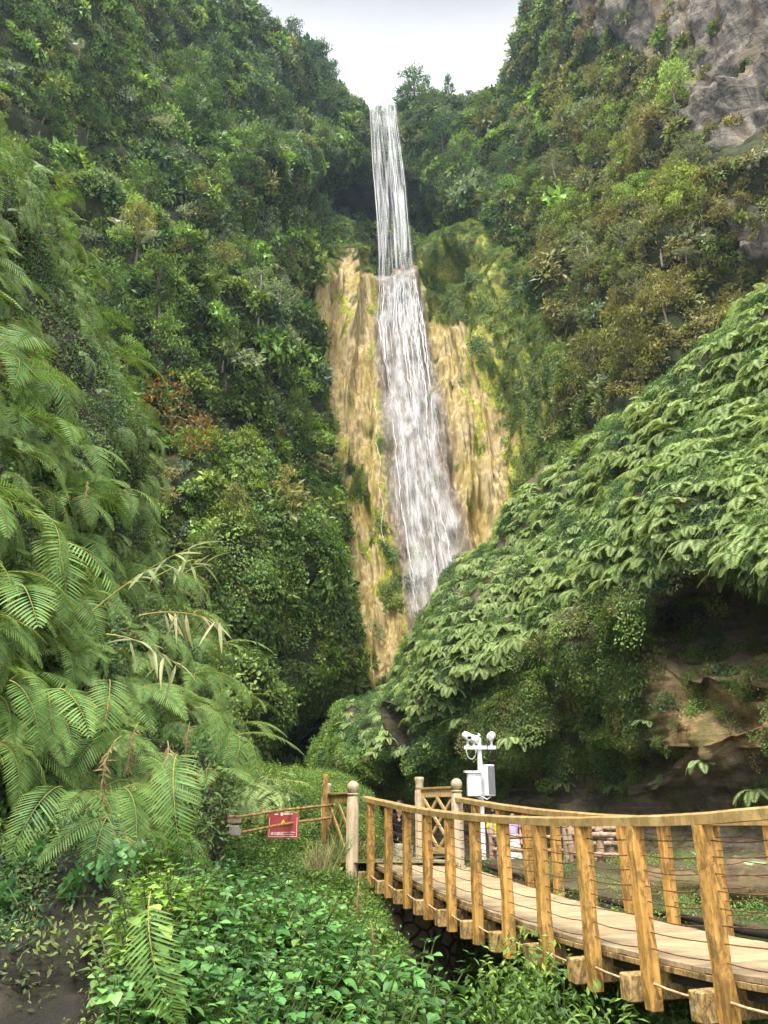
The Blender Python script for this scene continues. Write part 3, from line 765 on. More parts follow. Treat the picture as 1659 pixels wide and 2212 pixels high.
# ------------------------------------------------------------------ travertine cone under the fall
LE = np.array([[560, 690], [600, 684], [700, 690], [850, 700], [1000, 722], [1150, 745], [1300, 765], [1400, 780], [1500, 800]], float)
RE = np.array([[520, 1080], [600, 1150], [700, 1190], [850, 1215], [1000, 1235], [1200, 1240], [1500, 1240]], float)
TOPY = ([670, 700, 755, 800, 850, 898, 930, 980, 1040, 1100, 1200], [600, 590, 548, 592, 600, 598, 560, 528, 535, 565, 640])
def tx(u, py):
    a = np.interp(py, LE[:, 0], LE[:, 1]); b = np.interp(py, RE[:, 0], RE[:, 1]); return a + (b - a) * u
us = [-0.06, 0.0, 0.07, 0.18, 0.3, 0.42, 0.55, 0.68, 0.8, 0.92, 1.0, 1.07]
tc_rows = []
NV = 13
for r in range(NV + 1):
    row = []
    for u in us:
        x0 = tx(u, 590); top = np.interp(x0, *TOPY)
        py = top + 25 if r == 0 else top + (1560 - top) * (r - 1) / (NV - 1)
        x = tx(u, py)
        prof = 1 - abs((u - 0.45) / 0.55) ** 2.4
        Y = np.interp(py, [500, 600, 900, 1200, 1560], [98, 92, 80, 70, 59]) - 5.5 * prof + 6
        if 0 <= u <= 1: Y = min(Y, float(canyonY(x, py)) - 2.0 - 4.5 * prof)
        if u < 0 or u > 1: Y = float(canyonY(x, py)) + 8
        if r == 0: Y += 12
        row.append((x, py, Y))
    tc_rows.append(row)
def trav_disp(Wp, px, py):
    flute = fbm(np.stack([Wp[..., 0], Wp[..., 1] * .3, Wp[..., 2] * .05], -1), 0.55, 5, 5.0) * 1.5
    d = flute + fbm(Wp, 0.13, 4, 1.0) * 0.7 + fbm(Wp, 0.9, 3, 2.0) * .10
    # terraces: cave under the green hood, slot beside the left column, shoulders
    d -= 5.5 * blob(px, py, 965, 590, 38, 28, 3) + 3.0 * blob(px, py, 1010, 640, 26, 16, 3) + 2.5 * blob(px, py, 960, 655, 22, 18)
    d += 3.2 * blob(px, py, 1000, 545, 80, 22) + 2.0 * blob(px, py, 1080, 700, 60, 120)
    d += 2.0 * blob(px, py, 755, 600, 40, 80) - 2.0 * blob(px, py, 812, 640, 14, 90) + 1.6 * blob(px, py, 860, 650, 45, 50)
    d -= 1.6 * blob(px, py, 930, 720, 14, 160) + 1.8 * blob(px, py, 1085, 700, 18, 30) * 0
    d += 1.6 * blob(px, py, 1010, 900, 50, 200) - 1.4 * blob(px, py, 985, 1030, 14, 30)
    return d
TRV = sheet(np.array(tc_rows), 420, 300, trav_disp)
OCH = [[(683, 600), (712, 580), (735, 556), (760, 545), (796, 560), (803, 640), (800, 720), (815, 860), (812, 930), (826, 1010), (838, 1110), (846, 1180),
        (812, 1080), (772, 1010), (735, 950), (712, 900), (700, 780), (686, 690)],
       [(735, 1010), (752, 1040), (775, 1080), (800, 1120), (822, 1180), (836, 1260), (848, 1300), (866, 1360), (852, 1440), (800, 1500), (792, 1440), (772, 1340), (752, 1240), (750, 1130)],
       [(702, 900), (725, 960), (745, 1010), (757, 1040), (752, 1100), (735, 1050), (715, 960)],
       [(918, 640), (935, 690), (975, 700), (1010, 715), (1022, 770), (1045, 810), (1052, 850), (1080, 900), (1092, 1000), (1106, 1080), (1100, 1200), (1000, 1250), (985, 1150), (968, 1000), (950, 850), (930, 740)],
       [(1105, 920), (1118, 930), (1124, 985), (1118, 1000)]]
GREEN = [[(752, 600), (740, 640), (748, 690), (738, 720), (733, 680), (730, 640)], [(1002, 780), (1015, 800), (1010, 850), (1025, 880), (1040, 930), (1050, 990), (1030, 985), (1022, 920), (1006, 880)],
         [(786, 1170), (806, 1185), (800, 1215), (778, 1200)], [(825, 1180), (860, 1250), (850, 1320), (820, 1290)]]
def wob(px, py):
    return px + 7 * np.sin(py * .06) + 5 * np.sin(py * .17 + px * .05), py + 9 * np.sin(px * .09) + 6 * np.sin(px * .23 + py * .04)
def ochre(px, py):
    a, b = wob(px, py); m = np.zeros(np.shape(px), bool)
    for p in OCH: m |= inpoly(a, b, p)
    for p in GREEN: m &= ~inpoly(a, b, p)
    return m
WL = np.array([[226, 795, 858], [300, 799, 868], [400, 806, 880], [500, 812, 890], [575, 816, 896], [620, 812, 908], [700, 806, 922], [780, 812, 938], [860, 822, 952], [1000, 830, 972], [1100, 842, 990], [1200, 858, 1012], [1290, 872, 1030], [1400, 885, 1040]], float)
def wet(px, py):
    l = np.interp(py, WL[:, 0], WL[:, 1]); r = np.interp(py, WL[:, 0], WL[:, 2])
    return np.clip((px - l + 10) / 14, 0, 1) * np.clip((r + 12 - px) / 14, 0, 1) * (py > 560)
WET = wet(TRV.PX, TRV.PY)
grid_mesh('travertine_cliff', TRV, 'travertine', {'ochre': ochre(TRV.PX, TRV.PY).astype(float), 'wet': WET})

# ------------------------------------------------------------------ right fern-covered bluff (mid distance, overhanging)
bx = np.array([700, 735, 790, 850, 900, 950, 1000, 1080, 1150, 1250, 1330, 1400, 1500, 1600, 1659, 1780, 1980], float)
bs = np.array([1640, 1560, 1505, 1445, 1350, 1285, 1230, 1165, 1092, 1015, 935, 890, 780, 700, 672, 610, 560], float)
bl = np.array([1660, 1650, 1645, 1620, 1560, 1500, 1455, 1425, 1400, 1395, 1350, 1290, 1235, 1235, 1250, 1250, 1250], float)
bY = np.interp(bx, [700, 735, 850, 950, 1100, 1250, 1400, 1500, 1659, 1980], [46, 40, 37, 34, 31, 28, 24, 21.5, 18.5, 15])
ctrl = []
for i, x in enumerate(bx):
    k = np.clip((x - 1330) / 70, 0, 1); e = np.clip((900 - x) / 110, 0, 1)
    pyl = [bs[i] + 25, bs[i], bs[i] * .67 + bl[i] * .33, bs[i] * .33 + bl[i] * .67, bl[i],
           bl[i] + 50, (1 - k) * max(1500, bl[i] + 70) + k * 1370, (1 - k) * max(1560, bl[i] + 90) + k * 1425, max(1610, bl[i] + 110), 1690, 1770, 1980]
    if e > 0: pyl[5:9] = [bl[i] + 12 * n for n in (1, 2, 3, 4)]; pyl[9] = max(1700, pyl[8] + 10)
    dm = [16, 6, 3.2, 1.2, 0, 1.2, .9, .6, 1.0, 3.6, 3.4, 2]; dk = [16, 6, 3.2, 1.2, 0, 4.8, 4.4, .6, 0.0, 1.2, 2.8, 1]; de = [10, 4, 2, .8, 0, 3, 6, 8, 10, 11, 11, 11]
    dd = [(a * (1 - k) + b * k) * (1 - e) + c * e for a, b, c in zip(dm, dk, de)]
    ctrl.append([(x + (14 * e if n > 4 else 0), p, bY[i] + d) for n, (p, d) in enumerate(zip(pyl, dd))])
ctrl = np.swapaxes(np.array(ctrl), 0, 1)
def bluff_disp(Wp, px, py):
    d = fbm(Wp, 0.16, 4, 4.0) * 1.3 + fbm(Wp, 0.7, 4, 8.0) * 0.28
    d += 0.14 * fbm(np.stack([Wp[..., 0] * .3, Wp[..., 1] * .3, Wp[..., 2] * 3], -1), 1.3, 3, 1.0) * (py > 1400)
    d += 1.2 * blob(px, py, 1300, 1440, 70, 60) - 1.5 * blob(px, py, 1180, 1560, 30, 90) + .9 * blob(px, py, 1080, 1600, 60, 50)
    d -= 2.6 * blob(px, py, 1240, 1560, 45, 60) + 2.0 * blob(px, py, 870, 1600, 25, 70)
    d -= 1.6 * blob(px, py, 1340, 1660, 60, 30)
    return d
BLF = sheet(ctrl, 300, 420, bluff_disp)
soil = np.clip(blob(BLF.PX, BLF.PY, 1530, 1550, 170, 130, 3) * 1.4 + blob(BLF.PX, BLF.PY, 1280, 1450, 90, 60), 0, 1)  # brown rock of the lower wall, its lit look painted as a lighter tone
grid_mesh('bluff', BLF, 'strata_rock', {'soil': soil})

# ------------------------------------------------------------------ left near cliff with ferns
lpy = [-200, 150, 300, 450, 600, 800, 1000, 1200, 1400, 1550, 1680, 1790, 1900, 2050, 2300, 2500]
lsx = [-330, -150, -20, 70, 140, 200, 270, 330, 390, 440, 440, 430, 400, 360, 320, 300]
lYs = [12, 12, 12, 12.3, 12.6, 12.8, 13, 13, 12.6, 12, 10.5, 9, 7.6, 6.4, 5.2, 4.6]
lY0 = [9.5, 9, 8.5, 8, 7.5, 7, 6.6, 6.2, 5.9, 5.7, 5.5, 5.4, 5.2, 4.8, 4.2, 3.8]
ctrl = []
for p, sx_, ys, y0 in zip(lpy, lsx, lYs, lY0):
    row = []
    for t in (0, .3, .55, .8, 1.0):
        row.append((-420 + (sx_ + 420) * t, p, y0 + (ys - y0) * (t ** 2.0)))
    row.append((sx_ - 5, p, ys + 4)); row.append((sx_ - 120, p, ys + 12))
    ctrl.append(row)
def near_disp(Wp, px, py):
    st_ = fbm(np.stack([Wp[..., 0] * .4, Wp[..., 1] * .4, Wp[..., 2] * 2.2 + Wp[..., 0]], -1), 1.2, 4, 3.0); return .16 * np.abs(st_) * (py > 1650) + fbm(Wp, 0.35, 4, 7.0) * .55 + fbm(Wp, 1.4, 3, 2.0) * .14 - .8 * blob(px, py, 60, 1650, 110, 160) - .5 * blob(px, py, 200, 1300, 80, 60)
NEA = sheet(np.array(ctrl), 300, 200, near_disp)
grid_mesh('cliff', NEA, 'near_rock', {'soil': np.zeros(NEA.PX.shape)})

# ------------------------------------------------------------------ left bank (foreground slope to the bridge end)
ctrl = []
for py, xs, Ys in [(1672, (380, 480, 560, 610, 630, 640), (22, 22, 22, 23, 26, 34)),
                   (1696, (370, 470, 560, 640, 700, 745), (20, 19.5, 19.5, 20, 21, 28)),
                   (1724, (350, 450, 560, 660, 740, 790), (18.5, 18.5, 18.7, 19, 19.6, 23)),
                   (1770, (320, 430, 560, 680, 765, 800), (16.4, 16.8, 17.1, 17.4, 17.9, 19.5)),
                   (1840, (380, 430, 540, 680, 768, 800), (11.5, 12.8, 14.6, 15.8, 16.5, 18)),
                   (1910, (345, 420, 540, 690, 785, 800), (8.2, 9.4, 11.2, 13.2, 14.6, 16)),
                   (2000, (310, 410, 540, 710, 820, 815), (5.6, 6.4, 7.6, 9.2, 10.8, 13)),
                   (2110, (260, 380, 540, 740, 865, 850), (4.5, 5.2, 6.1, 7.4, 8.8, 11)),
                   (2230, (215, 360, 540, 780, 925, 900), (3.7, 4.3, 5.1, 6.2, 7.3, 9.5)),
                   (2420, (170, 350, 560, 850, 1010, 980), (3.0, 3.5, 4.1, 5.0, 6.0, 8.5)),
                   (2800, (0, 320, 560, 900, 1080, 1050), (2.3, 2.7, 3.2, 4.0, 4.8, 7.5))]:
    ctrl.append([(x, py, y) for x, y in zip(xs, Ys)] + [(xs[-1] - 25, py + 160, Ys[-1] + 1.5)])
BNK = sheet(np.array(ctrl), 220, 160, lambda Wp, a, b: fbm(Wp, .5, 4, 3.0) * .2)
BNK.W[..., 2] -= np.interp(BNK.W[..., 1], [6.5, 10, 17, 19], [0, .5, .5, .1]); BNK.qx, BNK.qy = proj(BNK.W)
grid_mesh('bank', BNK, 'hill_soil')

# ------------------------------------------------------------------ bridge line
EP = [(802, 1731.5, 15.75), (838, 1740, 14.85), (878, 1750, 13.95), (920.6, 1758, 13.05), (970, 1765, 12.15), (1029.6, 1770.5, 11.25), (1088, 1775.5, 10.37),
      (1163, 1780, 9.48), (1254.6, 1782, 8.6), (1371, 1781.5, 7.75), (1521, 1777, 6.9)]
LP = [P(*e) for e in EP]
LX = np.polyfit([p.y for p in LP], [p.x for p in LP], 3); LZ = np.polyfit([p.y for p in LP], [p.z for p in LP], 3)
def Lpt(Y):
    dz = 0.0
    x = float(np.polyval(LX, Y)); z = float(np.polyval(LZ, Y))
    if Y < 6.9:
        s = float(np.polyval(np.polyder(LX), 6.9)); x = float(np.polyval(LX, 6.9)) + s * (Y - 6.9)
        s = float(np.polyval(np.polyder(LZ), 6.9)); z = float(np.polyval(LZ, 6.9)) + (s - .035) * (Y - 6.9)
    return Vector((x, Y, z + 0.075))
def Ldir(Y):
    d = Lpt(Y - .05) - Lpt(Y + .05); return d.normalized()
BW = 1.95
def Rpt(Y):
    d = Ldir(Y); n = Vector((d.y, -d.x, 0)).normalized()
    if n.x < 0: n = -n
    p = Lpt(Y) + n * BW; return p
DECK = 1.17      # rail underside above deck

# ------------------------------------------------------------------ ground of the gorge (one sheet to the far distance)
gx = np.concatenate([np.linspace(-120, -12, 30), np.linspace(-11, 16, 150), np.linspace(17, 120, 30)])
gy = np.concatenate([np.linspace(-12, 30, 210), np.linspace(31, 170, 60)])
GX, GY = np.meshgrid(gx, gy)
def ground_z(X, Y):
    edge = np.interp(Y, [-12, 2, 4, 7, 9, 12, 15.8, 16.6, 18, 30], [4.6, 4.7, 4.65, 4.0, 3.2, 2.35, 1.45, -.8, -2.5, -3.5])
    wd = np.interp(Y, [9, 12.2], [4.4, .5]); k = np.clip((X - edge + wd * .82 - .41) / wd, 0, 1); k = k * k * (3 - 2 * k)
    up = np.interp(Y, [5, 9, 14, 16.5, 19, 24, 30, 60], [.38, .3, .42, .70, .62, .12, -.1, -.6]) + np.clip(X - 6, 0, 10) * .08
    lo = -3.2 + .03 * np.clip(Y - 20, 0, 60)
    return lo * (1 - k) + up * k
GZ = ground_z(GX, GY)
Wg = np.stack([GX, GY, GZ], -1)
Wg[..., 2] += fbm(Wg, .6, 4, 1.0) * .10
G = Sheet(); G.W = Wg; G.N = normals(Wg)
if G.N[..., 2].mean() < 0: G.N = -G.N
G.qx, G.qy = proj(Wg)
grid_mesh('ground', G, 'hill_soil')
# trodden path from the bridge end to the people
S = Sheet(); yy = np.linspace(15.9, 40, 70); uu = np.linspace(0, 1, 14)
cxp = np.interp(yy, [15.9, 18, 22, 28, 40], [.45, -.2, 1.2, 4.2, 8.5]); YY, UU = np.meshgrid(yy, uu, indexing='ij')
XX = cxp[:, None] + (UU - .5) * np.interp(yy, [15.9, 17, 22, 40], [1.9, 2.2, 3.6, 5])[:, None]
ZZ = np.interp(YY, [15.9, 16.8, 19, 24, 30, 60], [.735, .735, .70, .2, -.02, -.4]) + .015
S.W = np.stack([XX, YY, ZZ], -1); S.N = normals(S.W)
grid_mesh('path', S, 'path_dirt')
# ------------------------------------------------------------------ wooden footbridge
def wpart(mb, name, mats, parent, smooth=False):
    o = mb.build(name, mats, parent, smooth)
    o.matrix_parent_inverse = Matrix.Translation(-parent.location)
    return o
def bframe(Y):
    d = Ldir(Y); d = Vector((d.x, d.y, 0)).normalized(); n = Vector((d.y, -d.x, 0))
    if n.x < 0: n = -n
    return Matrix((n, -d, Vector((0, 0, 1)))).transposed(), n, -d      # columns: across (to the right), away from camera, up
bridge = thing('footbridge', 'yellow-brown wooden footbridge with plank deck, square posts and rusty cables, sagging in the middle', 'footbridge', Lpt(9.5) - Vector((0, 0, 1.45)))
PY = [e[2] for e in EP] + [6.05, 5.2, 4.35, 3.5]
YA, YB = 16.1, 2.6
mb = MB(); y = YA
while y > YB:
    M, n, a = bframe(y); p = Lpt(y) + n * (BW / 2 + R.uniform(-.012, .012)) - Vector((0, 0, DECK + .02 + R.uniform(0, .004)))
    slope = math.atan2((Lpt(y + .1) - Lpt(y - .1)).z, .2)
    Mr = M @ Matrix.Rotation(slope, 3, 'X')
    mb.box(p, (BW - .34, .145, .045), Mr, lv=R.uniform(0.1, 1.0))
    y -= .153 * abs(a.y)
wpart(mb, 'deck', 'deck_wood', bridge)
for off in (.3, BW / 2, BW - .3):
    mb = MB(); pts = [Lpt(yy_) + bframe(yy_)[1] * off - Vector((0, 0, DECK + .12)) for yy_ in np.linspace(YA, YB, 24)]
    for i in range(23):
        c = (pts[i] + pts[i + 1]) / 2; d = pts[i + 1] - pts[i]
        M = frame(d, (0, 0, 1)); mb.box(c, (.07, .14, d.length + .01), M, lv=.2)
    wpart(mb, 'stringer', 'wet_rock', bridge)  # near-black tone on the timbers under the deck
for side in (0, 1):
    mb = MB(); ys = np.linspace(YA - .1, YB, 46)
    pts = [(Lpt(v) if side == 0 else Rpt(v)) - Vector((0, 0, .045)) for v in ys]
    for i, p in enumerate(pts):   # swept rounded rectangle
        pass
    sec = [(-.075, -.045), (.075, -.045), (.078, .03), (.05, .048), (-.05, .048), (-.078, .03)]
    vs = []; fs = []
    for i, p in enumerate(pts):
        M, n, a = bframe(ys[i]); j = R.uniform(-.003, .003)
        for (sx, sz) in sec: vs.append(p + n * sx + Vector((0, 0, sz + j)))
    m_ = len(sec)
    for i in range(len(pts) - 1):
        for j in range(m_):
            fs.append((i * m_ + j, i * m_ + (j + 1) % m_, (i + 1) * m_ + (j + 1) % m_, (i + 1) * m_ + j))
    fs.append(tuple(range(m_))); fs.append(tuple((len(pts) - 1) * m_ + j for j in range(m_))[::-1])
    mb.add(vs, fs, lv=.5); wpart(mb, 'rail', 'rail_wood', bridge)
for i, y in enumerate(PY):
    M, n, a = bframe(y)
    for side in (0, 1):
        p = Lpt(y) if side == 0 else Rpt(y - .42)
        mb = MB(); h = 1.45
        # post of four segments so that its edges waver a little
        lean = (-.012 if side == 0 else .012) * max(0, 12 - y) * .35
        vs = []; fs = []; K_ = 7
        for k in range(K_ + 1):
            z = -.09 - h * k / K_; w = .062 * (1 + R.uniform(-.06, .06)); 
            cx = R.uniform(-.004, .004) + lean * (1 - k / K_); b = .012
            for (sx, sy) in ((-1, -1), (1, -1), (1, 1), (-1, 1)):
                for (ex, ey) in ((b, 0), (0, b)):
                    if (sx * sy > 0): ex, ey = ey, ex
                    vs.append(p + n * (cx + sx * (w - ex)) + a * (sy * (w - ey)) + Vector((0, 0, z)))
        for k in range(K_):
            for j in range(8): fs.append((k * 8 + j, k * 8 + (j + 1) % 8, (k + 1) * 8 + (j + 1) % 8, (k + 1) * 8 + j))
        fs.append(tuple(range(8))); fs.append(tuple(K_ * 8 + j for j in range(8))[::-1])
        mb.add(vs, fs, lv=R.uniform(.3, .9))
        wpart(mb, 'post', 'post_wood', bridge)
    mb = MB(); c = Lpt(y) + n * (BW / 2) + a * .155 - Vector((0, 0, DECK + .22))
    mb.box(c, (BW + .34, .155, .215), M, lv=R.uniform(.3, .8), jit=.004)
    wpart(mb, 'crossbeam', 'beam_wood', bridge)
ALLY = [16.35] + PY
for side in (0, 1):
    for k in range(8):
        mb = MB(); zo = .20 + k * .124; pts = []
        for i in range(len(ALLY) - 1):
            a_, b_ = ALLY[i], ALLY[i + 1]; sag = R.uniform(.008, .035) if side == 0 else R.uniform(.02, .06)
            j = R.uniform(-.012, .012)
            for s_ in range(5):
                t = s_ / 5; yy_ = a_ + (b_ - a_) * t
                q = (Lpt if side == 0 else Rpt)(yy_)
                pts.append(q - Vector((0, 0, zo + j * math.sin(math.pi * t) + sag * 4 * t * (1 - t))))
        mb.tube(pts, .0052, 5, cap=False); wpart(mb, 'cable', 'rust', bridge, True)
mb = MB(); pts = []
for i in range(len(ALLY) - 1):
    for s_ in range(4):
        yy_ = ALLY[i] + (ALLY[i + 1] - ALLY[i]) * s_ / 4
        pts.append(Lpt(yy_) - bframe(yy_)[1] * .02 - Vector((0, 0, DECK + .16 + .03 * math.sin(s_ * .78))))
mb.tube(pts, .012, 5, cap=False); wpart(mb, 'rope', 'rope', bridge, True)
for side, off in ((0, .16), ):
    mb = MB(); pts = [Lpt(v) + bframe(v)[1] * off - Vector((0, 0, DECK + .07)) for v in np.linspace(YA, YB, 30)]
    for i in range(29):
        c = (pts[i] + pts[i + 1]) / 2; d = pts[i + 1] - pts[i]; mb.box(c, (.03, .045, d.length + .004), frame(d, (0, 0, 1)), lv=.4)
    wpart(mb, 'edge_board', 'beam_wood', bridge)

# ------------------------------------------------------------------ end posts and lattice panels
NLp = Vector((-.60, 16.15, .42)); NRp = Vector((1.46, 16.75, .66))
BLp = Vector((-1.19, 17.35, .55)); BRp = Vector((.76, 17.9, .66))
def newel(loc, top, ball, label, rz):
    o = thing('end_post', label, 'post', loc, rz, 'pale end posts of the footbridge')
    h = top - loc.z
    if ball:
        mb = MB(); mb.lathe((0, 0, 0), [(.118, 0), (.118, h - .50), (.108, h - .40), (.105, h - .30), (.075, h - .265)], 8, lv=.6)
        for m_ in range(0): pass
        mb.build('shaft', 'newel_stone', o)
        mb = MB(); mb.lathe((0, 0, 0), [(.07, h - .27), (.115, h - .262), (.12, h - .235), (.06, h - .225)], 16, lv=.5)
        mb.build('collar', 'newel_cap', o, True)
        mb = MB(); pr_ = [(max(.002, .118 * math.sin(a_)), h - .118 - .118 * math.cos(a_) ) for a_ in np.linspace(0.25, math.pi, 14)]
        mb.lathe((0, 0, 0), pr_, 20, lv=.5)
        mb.build('ball', 'newel_cap', o, True)
    else:
        mb = MB(); mb.lathe((0, 0, 0), [(.105, 0), (.105, h - .33), (.098, h - .26)], 8, lv=.7); mb.build('shaft', 'newel_stone', o)
        mb = MB(); mb.lathe((0, 0, 0), [(.088, h - .262), (.09, h - .2), (.082, h - .15), (.095, h - .09), (.105, h - .05), (.1, h - .012), (.085, h)], 16, lv=.5)
        mb.build('cap', 'newel_cap', o, True)
    return o
newel(NLp, 2.20, True, 'pale post with a round ball top where the left handrail of the footbridge ends', .2)
newel(NRp, 2.27, True, 'pale post with a round ball top where the right handrail of the footbridge ends', .1)
newel(BLp, 2.19, False, 'short flat-capped pale post behind the mossy lattice panel on the left', .1)
newel(BRp, 2.34, False, 'tall flat-capped pale post at the far edge of the clean lattice panel', .3)
def lattice(a, b, z0, z1, mat, label):
    a = Vector((a.x, a.y, 0)); b = Vector((b.x, b.y, 0)); w = (b - a).length - .21; d = (b - a).normalized(); n = Vector((d.y, -d.x, 0))
    mid = (a + b) / 2; o = thing('lattice_panel', label, 'lattice panel', (mid.x, mid.y, z0), math.atan2(d.y, d.x), 'crossed-slat panels at the bridge end')
    h = z1 - z0
    mb = MB(); mb.box((0, 0, h - .02), (w, .12, .04), lv=.7); mb.build('top_rail', 'rail_wood', o)
    mb = MB(); mb.box((0, 0, h - .05 - .075), (w, .05, .15), lv=.6); mb.box((0, 0, h - .052), (w, .065, .022), lv=.4); mb.build('top_board', mat, o)
    mb = MB(); mb.box((0, 0, .06), (w, .06, .12), lv=.5); mb.build('bottom_board', mat, o)
    for sx in (-1, 1):
        mb = MB(); mb.box((sx * (w / 2 - .03), 0, (h - .2 + .12) / 2), (.06, .055, h - .2 - .122), lv=.5); mb.build('stile', mat, o)
    hh = h - .2 - .12; zc0 = .12; W_ = w - .12
    ang = math.atan2(hh / 2, W_ / 2)
    for k, (x0, z0_, x1, z1_) in enumerate([(-W_ / 2, hh / 2, 0, hh), (-W_ / 2, 0, W_ / 2, hh), (0, 0, W_ / 2, hh / 2),
                                            (-W_ / 2, hh / 2, 0, 0), (-W_ / 2, hh, W_ / 2, 0), (0, hh, W_ / 2, hh / 2)]):
        mb = MB(); c = Vector(((x0 + x1) / 2, .018 if k < 3 else -.018, zc0 + (z0_ + z1_) / 2)); dd = Vector((x1 - x0, 0, z1_ - z0_))
        mb.box(c, (.06, .035, dd.length), frame(dd, (0, 1, 0)), lv=R.uniform(.3, .8)); mb.build('slat', mat, o)
    return o
lattice(NLp, BLp, .72, 2.0, 'panel_mossy', 'mossy dark lattice panel left of the left ball-topped post')
lattice(NRp, BRp, .84, 2.12, 'panel_wood', 'clean tan lattice panel between the tall flat-capped post and the ball-topped post')

# ------------------------------------------------------------------ pipe railing and warning sign on the left bank
o = thing('pipe_railing', 'rusty two-pipe railing running left from the mossy lattice panel', 'railing', P(703, 1800, 16.9))
mb = MB(); a, b = P(703, 1672, 16.9), P(706, 1835, 16.9); b.x = a.x
mb.box((a + b) / 2, (.09, .07, (a - b).length), Matrix.Rotation(.3, 3, 'Z'), lv=.5); wpart(mb, 'post', 'post_wood', o)
for (y0, y1, y2) in ((1770, 1760.5, 1739), (1817, 1800, 1767 - .5)):
    if y0 == 1817: y0, y1, y2 = 1806, 1795, 1766
    mb = MB(); pts = [P(420, y0, 14.0), P(520, y1 + 3, 14.9), P(608, (y1 + y2) / 2 + 1.0, 15.8), P(716, y2, 16.85)]
    pp = catmull(np.array([list(p) for p in pts]), 26); pp[:, 2] += np.array([R.uniform(-.003, .003) for _ in pp])
    mb.tube([Vector(q) for q in pp], .025, 8); wpart(mb, 'pipe', 'rust_pipe', o, True)
sc_ = P(611.5, 1783, 16.0)
sg = thing('warning_sign', 'dark red warning sign with yellow triangle and white writing hung behind the rusty pipes', 'sign', sc_, math.radians(6))
sw, sh = .575, .45
mb = MB(); mb.box((0, 0, 0), (sw, .012, sh)); mb.build('board', 'sign_red', sg)
mb = MB()
for (cx, cz, w, h) in ((0, -sh / 2 + .028, sw - .05, .007), (-sw / 2 + .03, -.03, .007, sh - .11), (sw / 2 - .03, -.03, .007, sh - .11)):
    mb.box((cx, -.0075, cz), (w, .004, h))
mb.box((.09, -.0078, sh / 2 - .022), (.16, .004, .024)); mb.box((-.135, -.0078, sh / 2 - .03), (.07, .004, .02))
mb.build('border', 'sign_white', sg)
mb = MB(); mb.lathe((0, 0, 0), [(.03, -.004), (.03, 0)], 14)
dd_ = mb.build('badge', 'sign_white', sg); dd_.rotation_euler = (math.radians(90), 0, 0); dd_.location = (-.03, -.0078, sh / 2 - .026)
def tri(r, y, mat, nm):
    mb = MB(); vs = []
    for yy_ in (y, y - .003):
        for k in range(3):
            a_ = math.pi / 2 + k * 2.0944; vs.append(Vector((math.cos(a_) * r, yy_, math.sin(a_) * r * .98)))
    mb.add(vs, [(0, 1, 2), (5, 4, 3), (0, 3, 4, 1), (1, 4, 5, 2), (2, 5, 3, 0)]); o_ = mb.build(nm, mat, sg); o_.location = (0, 0, .035); return o_
tri(.088, -.0062, 'black_rubber', 'triangle_edge'); tri(.078, -.010, 'sign_yellow', 'warning_triangle')
mb = MB(); mb.box((0, -.0145, .045), (.010, .003, .05), taper=1.0); mb.box((0, -.0145, .004), (.011, .003, .011)); mb.build('exclamation_mark', 'black_rubber', sg)
def text(s, size, x, z, nm, par, mat, y=-.0075, off=.0):
    cu = bpy.data.curves.new(nm, 'FONT'); cu.body = s; cu.size = size; cu.extrude = .0012; cu.offset = off; cu.align_x = 'LEFT'
    tmp = bpy.data.objects.new(nm, cu); C.objects.link(tmp); bpy.context.view_layer.update()
    me = bpy.data.meshes.new_from_object(tmp.evaluated_get(bpy.context.evaluated_depsgraph_get()))
    bpy.data.objects.remove(tmp); me.materials.clear(); me.materials.append(MATS[mat])
    t = bpy.data.objects.new(nm, me); C.objects.link(t); t.parent = par
    t.location = (x, y, z); t.rotation_euler = (math.radians(90), 0, 0); return t
text('请勿翻越', .062, -sw / 2 + .055, -sh / 2 + .058, 'lettering', sg, 'sign_white', off=.0008)
text('Dangerous Walking', .029, .0, -sh / 2 + .096, 'lettering', sg, 'sign_white', off=.0004)
text('Over Side People', .029, .0, -sh / 2 + .056, 'lettering', sg, 'sign_white', off=.0004)

# ------------------------------------------------------------------ camera pole
bs_ = P(1040, 1712, 18.6); tp_ = P(1034.5, 1594, 18.6); px_m = (tp_.z - P(1034.5, 1604, 18.6).z) / 10.0
o = thing('camera_pole', 'white pole carrying three surveillance cameras, a cabinet and a speaker behind the footbridge', 'camera pole', (tp_.x, tp_.y, .55))
H = tp_.z - .55
mb = MB(); mb.lathe((0, 0, 0), [(.055, 0), (.055, H - .95), (.058, H - .95), (.05, H)], 14); mb.lathe((0, 0, 0), [(.1, 0), (.1, .03)], 14); mb.build('pole', 'white_paint', o, False)
mb = MB(); mb.lathe((0, 0, 0), [(max(.004, .055 * math.sin(a_)), H + .05 - .055 * math.cos(a_)) for a_ in np.linspace(.3, 3.14, 12)], 16); mb.build('finial', 'chrome', o, True)
zb = H - .22
mb = MB(); mb.box((.01, -.075, zb), (.72, .05, .075), Matrix.Rotation(.0, 3, 'Y')); mb.build('crossarm', 'white_paint', o)
